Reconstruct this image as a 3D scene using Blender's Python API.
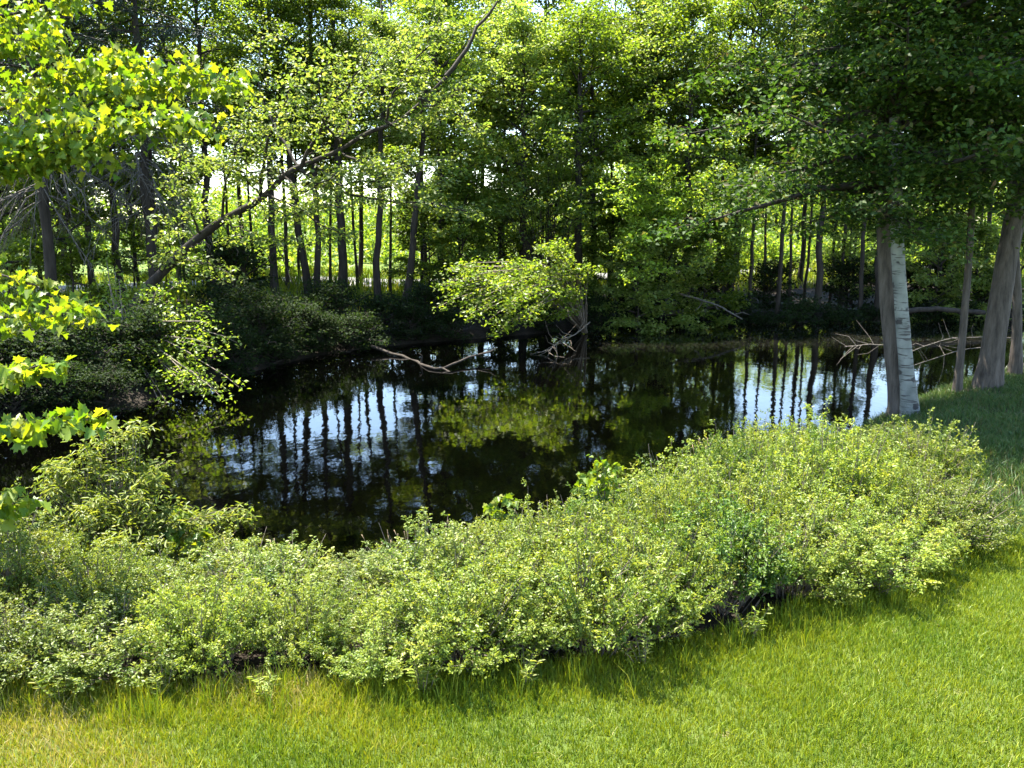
import bpy, math
import numpy as np
from mathutils import Vector

for o in list(bpy.data.objects):
    bpy.data.objects.remove(o)
S = bpy.context.scene
COL = S.collection
R = math.radians

# ------------------------------------------------------------------ camera
W, H, F = 1024, 768, 887.0
PITCH, ZC = R(10.5), 3.7            # the water surface is z = 0
cam = bpy.data.objects.new('camera', bpy.data.cameras.new('camera'))
COL.objects.link(cam)
cam.data.sensor_width = 36
cam.data.lens = 36 * F / W
cam.location = (0, 0, ZC)
cam.rotation_euler = (R(90) - PITCH, 0, 0)
cam.data.clip_end = 3000
S.camera = cam

# ------------------------------------------------------------------ sky, sun, exposure
SUN_EL, SUN_AZ = 67.0, -46.0        # azimuth measured from +Y, negative = to the left
wd = bpy.data.worlds.new("World")
S.world = wd
wd.use_nodes = True
nt = wd.node_tree
sky = nt.nodes.new('ShaderNodeTexSky')
sky.sky_type = 'NISHITA'
sky.sun_disc = False
sky.sun_elevation = R(SUN_EL)
sky.sun_rotation = R(SUN_AZ)
sky.air_density = 1.0
sky.dust_density = 0.25
nt.links.new(sky.outputs[0], nt.nodes['Background'].inputs[0])
nt.nodes['Background'].inputs[1].default_value = 0.11
sl = bpy.data.lights.new('sun', 'SUN')
sl.energy = 5.0
sl.angle = R(0.5)
sl.color = (1.0, 0.95, 0.86)
sun = bpy.data.objects.new('sun', sl)
COL.objects.link(sun)
sd = Vector((math.sin(R(SUN_AZ)) * math.cos(R(SUN_EL)), math.cos(R(SUN_AZ)) * math.cos(R(SUN_EL)), math.sin(R(SUN_EL))))
sun.rotation_euler = sd.to_track_quat('Z', 'Y').to_euler()
sun.location = sd * 60
S.view_settings.view_transform = 'Standard'
S.view_settings.look = 'None'
S.view_settings.gamma = 1
S.view_settings.exposure = 2.55
S.render.engine = 'CYCLES'
cy = S.cycles
cy.max_bounces = 7
cy.diffuse_bounces = 4
cy.glossy_bounces = 3
cy.transmission_bounces = 4
cy.transparent_max_bounces = 4
cy.caustics_reflective = False
cy.caustics_refractive = False
cy.sample_clamp_indirect = 6
cy.use_denoising = True
cy.use_adaptive_sampling = True
cy.adaptive_threshold = 0.015

# ------------------------------------------------------------------ helpers
def P(px, py, Y):
    """point of the world seen at a pixel, at the distance Y in front of the camera"""
    u, v = (px - W / 2) / F, (H / 2 - py) / F
    d = np.array([u, math.cos(PITCH) + v * math.sin(PITCH), -math.sin(PITCH) + v * math.cos(PITCH)])
    return np.array([0, 0, ZC]) + d * (Y / d[1])

def G(px, py, z=0.0):
    u, v = (px - W / 2) / F, (H / 2 - py) / F
    d = np.array([u, math.cos(PITCH) + v * math.sin(PITCH), -math.sin(PITCH) + v * math.cos(PITCH)])
    return np.array([0, 0, ZC]) + d * ((z - ZC) / d[2])

def X_at(px, Y, z=1.0):
    # world x of image column px for a point at distance Y and height z
    depth = Y * math.cos(PITCH) + (ZC - z) * math.sin(PITCH)
    return (px - W / 2) / F * depth

def norm(a):
    return a / np.maximum(np.linalg.norm(a, axis=-1, keepdims=True), 1e-9)

def smooth(a, b, x):
    t = np.clip((x - a) / (b - a), 0, 1)
    return t * t * (3 - 2 * t)

def build(name, verts, loops, totals, mats, var=None, mat_idx=None, shade=True):
    me = bpy.data.meshes.new(name)
    nv, nl, nf = len(verts), len(loops), len(totals)
    me.vertices.add(nv)
    me.vertices.foreach_set('co', np.ascontiguousarray(verts, dtype=np.float32).ravel())
    me.loops.add(nl)
    me.loops.foreach_set('vertex_index', np.ascontiguousarray(loops, dtype=np.int32))
    me.polygons.add(nf)
    st = np.concatenate([[0], np.cumsum(totals)[:-1]]).astype(np.int32)
    me.polygons.foreach_set('loop_start', st)
    me.polygons.foreach_set('loop_total', np.asarray(totals, dtype=np.int32))
    if shade:
        me.polygons.foreach_set('use_smooth', np.ones(nf, dtype=bool))
    for m in (mats if isinstance(mats, (list, tuple)) else [mats]):
        me.materials.append(m)
    if mat_idx is not None:
        me.polygons.foreach_set('material_index', np.asarray(mat_idx, dtype=np.int32))
    me.update(calc_edges=True)
    if var is not None:
        a = me.attributes.new('var', 'FLOAT', 'FACE')
        a.data.foreach_set('value', np.ascontiguousarray(var, dtype=np.float32))
    return me

class Tubes:
    def __init__(s):
        s.v, s.f, s.n = [], [], 0
    def add(s, pts, rad, sides=6, cap=True, wob=0.0, rg=None):
        pts = np.asarray(pts, float)
        rad = np.broadcast_to(np.asarray(rad, float), (len(pts),))
        tan = norm(np.gradient(pts, axis=0))
        ref = np.array([0.0, 1.0, 0.0]) if abs(tan[0][1]) < 0.8 else np.array([1.0, 0, 0])
        a = norm(np.cross(tan, ref))
        b = np.cross(tan, a)
        th = np.linspace(0, 2 * np.pi, sides, endpoint=False)
        rr = rad[:, None] * np.ones(sides)
        if wob and rg is not None:
            rr = rr * (1 + wob * rg.standard_normal(rr.shape))
        ring = pts[:, None, :] + rr[..., None] * (np.cos(th)[None, :, None] * a[:, None, :] + np.sin(th)[None, :, None] * b[:, None, :])
        m = len(pts)
        s.v.append(ring.reshape(-1, 3))
        i = np.arange(m - 1)[:, None] * sides
        j = np.arange(sides)[None, :]
        jn = (j + 1) % sides
        q = np.stack([i + j, i + jn, i + sides + jn, i + sides + j], -1).reshape(-1, 4) + s.n
        s.f.append(q)
        s.n += m * sides
        if cap:
            s.v.append(pts[-1:] + tan[-1:] * rad[-1] * 0.6)
            k = s.n
            base = s.n - sides
            q = np.stack([base + np.arange(sides), base + (np.arange(sides) + 1) % sides, np.full(sides, k), np.full(sides, k)], -1)
            s.f.append(q)
            s.n += 1
    def mesh(s, name, mat):
        v = np.concatenate(s.v)
        f = np.concatenate(s.f)
        tri = f[:, 2] == f[:, 3]
        tot = np.where(tri, 3, 4)
        mask = np.ones(f.shape, bool)
        mask[tri, 3] = False
        return build(name, v, f[mask], tot, mat)

T_LEAF = (np.array([[0, 0, 0], [.45, .30, .09], [1, 0, -.10], [.45, -.30, .09]]), [[0, 2, 1], [0, 3, 2]])
T_OVAL = (np.array([[0, 0, 0], [.30, .24, .07], [.75, .20, .03], [1, 0, -.12], [.75, -.20, .03], [.30, -.24, .07]]), [[0, 3, 2, 1], [0, 5, 4, 3]])
T_SLIM = (np.array([[0, 0, 0], [.30, .12, .04], [.70, .10, .0], [1, 0, -.14], [.70, -.10, .0], [.30, -.12, .04]]), [[0, 3, 2, 1], [0, 5, 4, 3]])
_mh = np.array([[0, 0], [.02, .20], [-.10, .42], [.20, .34], [.30, .62], [.45, .44], [.58, .50], [.56, .24], [.78, .24], [1.0, 0]])
_mz = lambda p: np.array([p[0], p[1], .30 * abs(p[1]) ** 1.3 - .40 * p[0] ** 2])
_up = [_mz(p) for p in _mh]
_dn = [_mz((p[0], -p[1])) for p in _mh[1:-1]]
T_MAPLE = (np.array(_up + _dn), [list(range(9, -1, -1)), [0] + [10 + k for k in range(8)] + [9]])

def leaf_arrays(pos, axis, nor, size, tmpl):
    tv, tf = tmpl
    a = norm(axis)
    n = norm(nor - (nor * a).sum(1, keepdims=True) * a)
    b = np.cross(n, a)
    v = pos[:, None, :] + size[:, None, None] * (tv[None, :, 0:1] * a[:, None] + tv[None, :, 1:2] * b[:, None] + tv[None, :, 2:3] * n[:, None])
    N, k = len(pos), len(tv)
    lo = np.concatenate([np.array(f) for f in tf])
    tt = np.array([len(f) for f in tf])
    loops = (np.arange(N)[:, None] * k + lo[None]).ravel()
    tot = np.tile(tt, N)
    return v.reshape(-1, 3), loops, tot, len(tf)

def leaf_mesh(name, pos, size, tmpl, mat, rg, up=0.9, spread=0.55, axis=None, droop=0.25, var=None):
    N = len(pos)
    nor = np.array([0, 0, up]) + rg.standard_normal((N, 3)) * spread
    if axis is None:
        axis = rg.standard_normal((N, 3)) * np.array([1, 1, .35])
    axis = norm(axis) + np.array([0, 0, -droop])
    v, lo, tot, k = leaf_arrays(pos, axis, norm(nor), size, tmpl)
    if var is None:
        var = rg.random(N)
    return build(name, v, lo, tot, mat, var=np.repeat(var, k))

# ------------------------------------------------------------------ object helpers
def tag(o, label=None, cat=None, group=None, kind=None):
    if label: o['label'] = label
    if cat: o['category'] = cat
    if group: o['group'] = group
    if kind: o['kind'] = kind
    return o

def thing(name, loc, label, cat, group=None):
    o = bpy.data.objects.new(name, None)
    o.empty_display_size = 0.2
    COL.objects.link(o)
    o.location = loc
    return tag(o, label, cat, group)

def part(name, me, parent=None, loc=(0, 0, 0)):
    o = bpy.data.objects.new(name, me)
    COL.objects.link(o)
    o.parent = parent
    o.location = loc
    return o

# ------------------------------------------------------------------ materials
def nmat(name):
    m = bpy.data.materials.new(name)
    m.use_nodes = True
    t = m.node_tree
    return m, t, t.nodes, t.links, t.nodes['Principled BSDF']

def ramp(n, stops):
    r = n.new('ShaderNodeValToRGB')
    e = r.color_ramp.elements
    while len(e) < len(stops):
        e.new(0.5)
    for el, (p, c) in zip(e, stops):
        el.position = p
        el.color = (*c, 1)
    return r

def leaf_mat(name, stops, trans, tf=0.45, rough=0.45, spec=0.35, objvar=0.25):
    m, t, n, l, b = nmat(name)
    at = n.new('ShaderNodeAttribute')
    at.attribute_name = 'var'
    cr = ramp(n, stops)
    l.new(at.outputs['Fac'], cr.inputs[0])
    oi = n.new('ShaderNodeObjectInfo')
    mr = n.new('ShaderNodeMapRange')
    mr.inputs[3].default_value = 1 - objvar
    mr.inputs[4].default_value = 1 + objvar
    l.new(oi.outputs['Random'], mr.inputs[0])
    hs = n.new('ShaderNodeHueSaturation')
    l.new(cr.outputs[0], hs.inputs['Color'])
    l.new(mr.outputs[0], hs.inputs['Value'])
    l.new(hs.outputs[0], b.inputs['Base Color'])
    b.inputs['Roughness'].default_value = rough
    b.inputs['Specular IOR Level'].default_value = spec
    tr = n.new('ShaderNodeBsdfTranslucent')
    mx = n.new('ShaderNodeMix')
    mx.data_type = 'RGBA'
    mx.blend_type = 'MULTIPLY'
    mx.inputs[0].default_value = 1
    l.new(hs.outputs[0], mx.inputs[6])
    mx.inputs[7].default_value = (*trans, 1)
    l.new(mx.outputs[2], tr.inputs[0])
    ms = n.new('ShaderNodeMixShader')
    ms.inputs[0].default_value = tf
    l.new(b.outputs[0], ms.inputs[1])
    l.new(tr.outputs[0], ms.inputs[2])
    l.new(ms.outputs[0], n['Material Output'].inputs[0])
    return m

def bark_mat(name, c0, c1, scale=9.0, stretch=0.18, bump=0.6, rough=0.9):
    m, t, n, l, b = nmat(name)
    tc = n.new('ShaderNodeTexCoord')
    mp = n.new('ShaderNodeMapping')
    mp.inputs['Scale'].default_value = (1, 1, stretch)
    l.new(tc.outputs['Object'], mp.inputs[0])
    nz = n.new('ShaderNodeTexNoise')
    nz.inputs['Scale'].default_value = scale
    nz.inputs['Detail'].default_value = 6
    nz.inputs['Roughness'].default_value = 0.65
    l.new(mp.outputs[0], nz.inputs['Vector'])
    cr = ramp(n, [(0.32, c0), (0.68, c1)])
    l.new(nz.outputs[0], cr.inputs[0])
    l.new(cr.outputs[0], b.inputs['Base Color'])
    bp = n.new('ShaderNodeBump')
    bp.inputs['Strength'].default_value = bump
    bp.inputs['Distance'].default_value = 0.03
    l.new(nz.outputs[0], bp.inputs['Height'])
    l.new(bp.outputs[0], b.inputs['Normal'])
    b.inputs['Roughness'].default_value = rough
    b.inputs['Specular IOR Level'].default_value = 0.2
    return m

M_BARK = bark_mat('dark_bark', (.018, .014, .011), (.055, .045, .035))
M_BARK_GREY = bark_mat('grey_bark', (.042, .034, .027), (.135, .112, .09), scale=13, stretch=0.16, bump=1.0)
M_TWIG = bark_mat('twig_bark', (.10, .08, .06), (.22, .18, .14), scale=20)
M_DEAD = bark_mat('dead_wood', (.065, .056, .046), (.17, .15, .125), scale=14, stretch=0.4)

def birch_mat():
    m, t, n, l, b = nmat('birch_bark')
    tc = n.new('ShaderNodeTexCoord')
    def noise(sc, scale, det=3.0):
        mp = n.new('ShaderNodeMapping')
        mp.inputs['Scale'].default_value = sc
        l.new(tc.outputs['Object'], mp.inputs[0])
        z = n.new('ShaderNodeTexNoise')
        z.inputs['Scale'].default_value = scale
        z.inputs['Detail'].default_value = det
        l.new(mp.outputs[0], z.inputs['Vector'])
        return z
    a = noise((1, 1, 9), 3.2)
    ra = ramp(n, [(0.55, (1, 1, 1)), (0.63, (0, 0, 0))])
    l.new(a.outputs[0], ra.inputs[0])
    c = noise((1, 1, .7), 5, 6)
    rc = ramp(n, [(0.3, (.10, .108, .093)), (0.7, (.23, .24, .21))])
    l.new(c.outputs[0], rc.inputs[0])
    mx = n.new('ShaderNodeMix')
    mx.data_type = 'RGBA'
    l.new(ra.outputs[0], mx.inputs[0])
    mx.inputs[6].default_value = (.05, .045, .04, 1)
    l.new(rc.outputs[0], mx.inputs[7])
    mpv = n.new('ShaderNodeMapping'); mpv.inputs['Scale'].default_value = (2.6, 2.6, 5.5)
    l.new(tc.outputs['Object'], mpv.inputs[0])
    wz = n.new('ShaderNodeVectorMath'); wz.operation = 'ADD'
    l.new(mpv.outputs[0], wz.inputs[0])
    cz = n.new('ShaderNodeTexNoise'); cz.inputs['Scale'].default_value = 6
    l.new(tc.outputs['Object'], cz.inputs['Vector'])
    l.new(cz.outputs['Color'], wz.inputs[1])
    vo = n.new('ShaderNodeTexVoronoi'); vo.inputs['Scale'].default_value = 1.0
    l.new(wz.outputs[0], vo.inputs['Vector'])
    rv = ramp(n, [(.23, (0, 0, 0)), (.31, (1, 1, 1))])
    l.new(vo.outputs['Distance'], rv.inputs[0])
    m2 = n.new('ShaderNodeMix'); m2.data_type = 'RGBA'
    l.new(rv.outputs[0], m2.inputs[0])
    m2.inputs[6].default_value = (.03, .027, .024, 1)
    l.new(mx.outputs[2], m2.inputs[7])
    l.new(m2.outputs[2], b.inputs['Base Color'])
    b.inputs['Roughness'].default_value = 0.7
    bp = n.new('ShaderNodeBump')
    bp.inputs['Strength'].default_value = 0.4
    bp.inputs['Distance'].default_value = 0.02
    l.new(a.outputs[0], bp.inputs['Height'])
    l.new(bp.outputs[0], b.inputs['Normal'])
    return m
M_BIRCH = birch_mat()

YG = (1.0, 1.0, .45)
L_FAR = leaf_mat('far_leaf', [(0, (.07, .125, .013)), (.55, (.13, .195, .02)), (1, (.19, .235, .032))], (1.45, 1.4, .5), .55)
L_MID = leaf_mat('mid_leaf', [(0, (.07, .13, .018)), (.55, (.13, .20, .028)), (1, (.20, .24, .045))], (1.45, 1.35, .5), .55)
L_LIGHT = leaf_mat('light_leaf', [(0, (.10, .165, .03)), (.6, (.17, .23, .05)), (1, (.24, .27, .08))], (1.4, 1.35, .6), .55)
L_BRIGHT = leaf_mat('bright_leaf', [(0, (.11, .19, .02)), (.6, (.19, .265, .03)), (1, (.27, .31, .05))], (1.35, 1.35, .5), .55)
L_MAPLE = leaf_mat('maple_leaf', [(0, (.06, .13, .012)), (.6, (.13, .19, .016)), (1, (.21, .235, .028))], (1.45, 1.3, .3), .5, rough=.45)
L_DARK = leaf_mat('dark_leaf', [(0, (.020, .044, .008)), (.7, (.05, .092, .014)), (.9, (.085, .12, .022)), (1, (.085, .055, .03))], (1.2, 1.3, .5), .4, rough=.6, spec=.2)
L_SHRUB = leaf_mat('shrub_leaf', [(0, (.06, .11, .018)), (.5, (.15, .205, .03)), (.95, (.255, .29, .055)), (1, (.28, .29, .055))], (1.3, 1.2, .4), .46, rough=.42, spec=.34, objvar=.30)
L_WILLOW = leaf_mat('willow_leaf', [(0, (.12, .185, .025)), (.6, (.21, .265, .045)), (1, (.28, .30, .08))], (1.35, 1.25, .5), .5, rough=.45, spec=.3)
L_CONIFER = leaf_mat('conifer_leaf', [(0, (.010, .022, .010)), (.8, (.022, .038, .016)), (1, (.045, .035, .02))], (1, 1, .5), .15)
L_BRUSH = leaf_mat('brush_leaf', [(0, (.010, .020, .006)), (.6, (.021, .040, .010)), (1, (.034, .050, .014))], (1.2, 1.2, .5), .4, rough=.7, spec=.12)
L_GRASS = leaf_mat('grass_blade', [(0, (.085, .155, .012)), (.5, (.20, .245, .012)), (.82, (.275, .275, .02)), (1, (.40, .34, .15))], (1.1, 1.05, .4), .35, rough=.5, spec=.3, objvar=0)
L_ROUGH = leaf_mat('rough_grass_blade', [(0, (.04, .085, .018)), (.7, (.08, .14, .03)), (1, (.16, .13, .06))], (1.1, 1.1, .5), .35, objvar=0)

# ------------------------------------------------------------------ pond outline and ground
POND_PX = [(-330, 470), (-120, 446), (60, 424), (150, 404), (232, 377), (330, 352), (430, 342), (540, 334), (640, 322), (740, 319),
           (880, 317), (1000, 313), (1160, 306), (1300, 316), (1230, 338), (1080, 356), (1000, 372), (955, 392), (905, 408), (866, 428),
           (770, 474), (620, 536), (470, 586), (300, 600), (100, 602), (-120, 590), (-420, 560)]
POND = np.array([G(x, y)[:2] for x, y in POND_PX])
# smooth the outline once or twice and roughen it
def chaikin(p):
    q = np.roll(p, -1, 0)
    return np.stack([.75 * p + .25 * q, .25 * p + .75 * q], 1).reshape(-1, 2)
POND = chaikin(chaikin(POND))

def pond_sd(x, y):
    """distance to the shoreline, positive on land"""
    pts = np.stack([np.ravel(x), np.ravel(y)], 1)
    a, b = POND, np.roll(POND, -1, 0)
    best = np.full(len(pts), 1e9)
    inside = np.zeros(len(pts), bool)
    for p, q in zip(a, b):
        e = q - p
        w = pts - p
        t = np.clip((w @ e) / (e @ e + 1e-12), 0, 1)
        best = np.minimum(best, ((w - t[:, None] * e) ** 2).sum(1))
        c = (p[1] > pts[:, 1]) != (q[1] > pts[:, 1])
        with np.errstate(divide='ignore', invalid='ignore'):
            xi = (q[0] - p[0]) * (pts[:, 1] - p[1]) / (q[1] - p[1]) + p[0]
        inside ^= c & (pts[:, 0] < xi)
    d = np.sqrt(best)
    return np.where(inside, -d, d).reshape(np.shape(x))

def wave(x, y):
    return (np.sin(x * 1.7 + 1.3 * np.sin(y * .9)) * np.sin(y * 1.5 + .7) * .5 + np.sin(x * 4.1 + y * 2.3) * .25 + np.sin(x * .53 - y * .41) * .6)

def ground_z(x, y):
    x, y = np.asarray(x, float), np.asarray(y, float)
    d = pond_sd(x, y)
    far = smooth(12.5, 18, y - .10 * x)
    left = smooth(-4, -9, x) * smooth(10, 14, y)
    near = .06 + .44 * smooth(0.0, 1.6, d)
    back = .22 * smooth(0, .5, d) + .68 * smooth(.3, 6.5, d)
    right = .16 + .34 * smooth(0, 1.0, d)
    far_side = np.where((x > 4.5) & (y < 22), right, back)
    land = near * (1 - far) + far_side * far
    land = land + .35 * left * smooth(.5, 4, d)
    land = land + .03 * wave(x, y) * smooth(0.4, 2, d) + .5 * smooth(70, 200, y)
    return np.where(d > 0, land, -.75 * smooth(0, 1.6, -d) - .02)

gx = np.concatenate([np.linspace(-900, -70, 14)[:-1], np.linspace(-70, -22, 40)[:-1], np.arange(-22, 24, .22), np.linspace(24, 70, 40), np.linspace(70, 900, 14)[1:]])
gy = np.concatenate([np.linspace(-300, -8, 8)[:-1], np.linspace(-8, 4, 14)[:-1], np.arange(4, 36, .22), np.linspace(36, 90, 60), np.linspace(90, 1500, 16)[1:]])
GX, GY = np.meshgrid(gx, gy)
GZ = ground_z(GX, GY)
nxg, nyg = len(gx), len(gy)
gv = np.stack([GX, GY, GZ], -1).reshape(-1, 3)
ii = (np.arange(nyg - 1)[:, None] * nxg + np.arange(nxg - 1)[None]).ravel()
gq = np.stack([ii, ii + 1, ii + 1 + nxg, ii + nxg], 1)

def ground_mat():
    m, t, n, l, b = nmat('ground_soil')
    at = n.new('ShaderNodeAttribute'); at.attribute_name = 'zone'
    sep = n.new('ShaderNodeSeparateColor')
    l.new(at.outputs['Color'], sep.inputs[0])
    tc = n.new('ShaderNodeTexCoord')
    nz = n.new('ShaderNodeTexNoise'); nz.inputs['Scale'].default_value = 5; nz.inputs['Detail'].default_value = 8; nz.inputs['Roughness'].default_value = .7
    l.new(tc.outputs['Object'], nz.inputs['Vector'])
    nb = n.new('ShaderNodeTexNoise'); nb.inputs['Scale'].default_value = .9; nb.inputs['Detail'].default_value = 4
    l.new(tc.outputs['Object'], nb.inputs['Vector'])
    litter = ramp(n, [(.35, (.012, .010, .007)), (.6, (.028, .021, .014)), (.75, (.055, .042, .028))])
    lawn = ramp(n, [(.35, (.04, .065, .010)), (.6, (.07, .095, .018)), (.75, (.13, .12, .05))])
    field = ramp(n, [(.38, (.055, .095, .018)), (.52, (.10, .15, .03)), (.68, (.17, .20, .055))])
    for r_ in (litter, lawn):
        l.new(nz.outputs[0], r_.inputs[0])
    l.new(nb.outputs[0], field.inputs[0])
    def mix(f, a, c):
        x = n.new('ShaderNodeMix'); x.data_type = 'RGBA'
        l.new(f, x.inputs[0]); l.new(a, x.inputs[6]); l.new(c, x.inputs[7])
        return x.outputs[2]
    c1 = mix(sep.outputs[0], litter.outputs[0], lawn.outputs[0])
    c2 = mix(sep.outputs[1], c1, field.outputs[0])
    l.new(c2, b.inputs['Base Color'])
    b.inputs['Roughness'].default_value = .95
    b.inputs['Specular IOR Level'].default_value = .15
    bp = n.new('ShaderNodeBump'); bp.inputs['Strength'].default_value = .8; bp.inputs['Distance'].default_value = .04
    l.new(nz.outputs[0], bp.inputs['Height']); l.new(bp.outputs[0], b.inputs['Normal'])
    return m

# lawn edge (shrub foot) as a line in the world
EDGE_PX = [(-400, 690), (-150, 700), (0, 703), (150, 704), (300, 694), (450, 690), (560, 680), (680, 655), (780, 624), (870, 600), (950, 572), (1005, 548), (1080, 520), (1250, 470)]
EDGE = np.array([G(x, y, .5)[:2] for x, y in EDGE_PX])
def lawn_d(x, y):     # positive on the mown lawn (towards the camera)
    return np.interp(x, EDGE[:, 0], EDGE[:, 1]) - y

SDG = pond_sd(GX, GY)
# road beyond the far bank
ROAD = np.array([[-70, 8], [-28, 23.5], [-16.5, 30.5], [-9, 36], [2, 43], [16, 49], [40, 55], [120, 66]], float)
def road_y(x):
    return np.interp(x, ROAD[:, 0], ROAD[:, 1])
zone = np.zeros((nyg, nxg, 4), np.float32)
zone[..., 0] = smooth(-.35, .15, lawn_d(GX, GY)) * (GY < 14)
zone[..., 1] = smooth(-7.5, -3.5, GY - road_y(GX)) * (SDG > 5)
zone[..., 3] = 1
ground_me = build('ground', gv, gq.ravel(), np.full(len(gq), 4), ground_mat())
ca = ground_me.attributes.new('zone', 'FLOAT_COLOR', 'POINT')
ca.data.foreach_set('color', zone.reshape(-1))
tag(part('ground', ground_me), kind='structure')

def strip(name, line, width, mat, lift):
    xs = np.linspace(line[0, 0], line[-1, 0], 120)
    ys = np.interp(xs, line[:, 0], line[:, 1])
    c = np.stack([xs, ys], 1)
    tn = norm(np.gradient(c, axis=0)); nr = np.stack([-tn[:, 1], tn[:, 0]], 1)
    cols = []
    for k in np.linspace(-.5, .5, 7):
        p = c + nr * k * width
        cols.append(np.concatenate([p, (ground_z(p[:, 0], p[:, 1]) + lift + .10 * (1 - (2 * k) ** 2))[:, None]], 1))
    v = np.stack(cols, 1).reshape(-1, 3)
    i = (np.arange(119)[:, None] * 7 + np.arange(6)[None]).ravel()
    q = np.stack([i, i + 7, i + 8, i + 1], 1)
    return build(name, v, q.ravel(), np.full(len(q), 4), mat)
m, t, n, l, b = nmat('road_gravel')
nz = n.new('ShaderNodeTexNoise'); nz.inputs['Scale'].default_value = 3; nz.inputs['Detail'].default_value = 8
cr = ramp(n, [(.3, (.10, .095, .085)), (.7, (.19, .18, .165))])
l.new(nz.outputs[0], cr.inputs[0]); l.new(cr.outputs[0], b.inputs['Base Color']); b.inputs['Roughness'].default_value = .9
tag(part('road', strip('road', ROAD, 4.2, m, .05)), kind='structure')

def water_mat():
    m, t, n, l, b = nmat('pond_water')
    tc = n.new('ShaderNodeTexCoord')
    b.inputs['Base Color'].default_value = (.0003, .0003, .0002, 1)
    b.inputs['Roughness'].default_value = .03
    b.inputs['IOR'].default_value = 1.33
    b.inputs['Specular IOR Level'].default_value = .5
    mp = n.new('ShaderNodeMapping'); mp.inputs['Scale'].default_value = (1.0, .55, 1)
    l.new(tc.outputs['Object'], mp.inputs[0])
    nz = n.new('ShaderNodeTexNoise'); nz.inputs['Scale'].default_value = 5; nz.inputs['Detail'].default_value = 2.5
    l.new(mp.outputs[0], nz.inputs['Vector'])
    bp = n.new('ShaderNodeBump'); bp.inputs['Strength'].default_value = .10; bp.inputs['Distance'].default_value = .02
    l.new(nz.outputs[0], bp.inputs['Height']); l.new(bp.outputs[0], b.inputs['Normal'])
    # floating pollen and debris, thick along the far right shore
    at = n.new('ShaderNodeAttribute'); at.attribute_name = 'scum'
    fz = n.new('ShaderNodeTexNoise'); fz.inputs['Scale'].default_value = 9; fz.inputs['Detail'].default_value = 8; fz.inputs['Roughness'].default_value = .75
    l.new(tc.outputs['Object'], fz.inputs['Vector'])
    ma = n.new('ShaderNodeMath'); ma.operation = 'ADD'
    l.new(fz.outputs[0], ma.inputs[0]); l.new(at.outputs['Fac'], ma.inputs[1])
    rf = ramp(n, [(.735, (0, 0, 0)), (1.02, (.5, .5, .5))])
    l.new(ma.outputs[0], rf.inputs[0])
    df = n.new('ShaderNodeBsdfDiffuse'); df.inputs[0].default_value = (.048, .048, .034, 1)
    ms = n.new('ShaderNodeMixShader')
    l.new(rf.outputs[0], ms.inputs[0]); l.new(b.outputs[0], ms.inputs[1]); l.new(df.outputs[0], ms.inputs[2])
    l.new(ms.outputs[0], n['Material Output'].inputs[0])
    return m
wx = np.arange(-32, 34, .5); wy = np.arange(6, 44, .5)
WX, WY = np.meshgrid(wx, wy)
wsd = pond_sd(WX, WY)
i = (np.arange(len(wy) - 1)[:, None] * len(wx) + np.arange(len(wx) - 1)[None]).ravel()
q = np.stack([i, i + 1, i + 1 + len(wx), i + len(wx)], 1)
keep = (wsd.ravel()[q] < .6).any(1)
q = q[keep]
used, inv = np.unique(q.ravel(), return_inverse=True)
wv = np.stack([WX, WY, np.zeros_like(WX)], -1).reshape(-1, 3)[used]
wme = build('water', wv, inv, np.full(len(q), 4), water_mat())
sc_ = (.27 * smooth(20.5, 27, WY - .1 * WX) * smooth(-1.0, 3, WX) + .12 * smooth(-1.5, -.2, wsd)).ravel()[used]
a = wme.attributes.new('scum', 'FLOAT', 'POINT'); a.data.foreach_set('value', sc_.astype(np.float32))
tag(part('water', wme), kind='structure')

# ------------------------------------------------------------------ crowns
def limb_path(rg, p0, az, el, length, n=7, bend=0.0, wig=.10):
    pts = [np.array(p0, float)]
    d = np.array([math.cos(az) * math.cos(el), math.sin(az) * math.cos(el), math.sin(el)])
    for k in range(n - 1):
        d = d + rg.standard_normal(3) * wig + np.array([0, 0, bend / n])
        d /= np.linalg.norm(d)
        pts.append(pts[-1] + d * length / (n - 1))
    return np.array(pts)

def along(pts, t):
    s = t * (len(pts) - 1)
    k = np.minimum(s.astype(int), len(pts) - 2)
    f = (s - k)[:, None]
    return pts[k] * (1 - f) + pts[k + 1] * f

def foliage_on(rg, path, tw, r0, n_tw, twig_len, per, sig, flat=.45, start=.3):
    """side twigs with clusters of leaves along a limb"""
    cl = []
    ts = np.linspace(start, 1, n_tw) + rg.uniform(-.04, .04, n_tw)
    ts = np.clip(ts, 0, 1)
    base = along(path, ts)
    dirs = norm(np.gradient(path, axis=0))
    for k, (t_, p) in enumerate(zip(ts, base)):
        d = dirs[min(int(t_ * (len(path) - 1)), len(path) - 1)]
        side = np.cross(d, [0, 0, 1]); side = side / (np.linalg.norm(side) + 1e-6)
        s = 1 if k % 2 else -1
        L = twig_len * rg.uniform(.5, 1.15) * (1.1 - .55 * t_)
        v = norm(side * s * rg.uniform(.5, 1.1) + d * .7 + np.array([0, 0, rg.uniform(-.25, .35)]) + rg.standard_normal(3) * .15)
        q = np.array([p, p + v * L * .5 + rg.standard_normal(3) * .04, p + v * L + np.array([0, 0, -.10 * L])])
        tw.add(q, [r0, r0 * .7, r0 * .3], 3, cap=False)
        for f in (.45, .75, 1.0):
            cl.append(q[0] * (1 - f) + q[2] * f)
    cl = np.array(cl)
    pos = np.repeat(cl, per, 0)
    pos = pos + rg.standard_normal(pos.shape) * np.array([sig, sig, sig * flat])
    return pos

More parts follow.
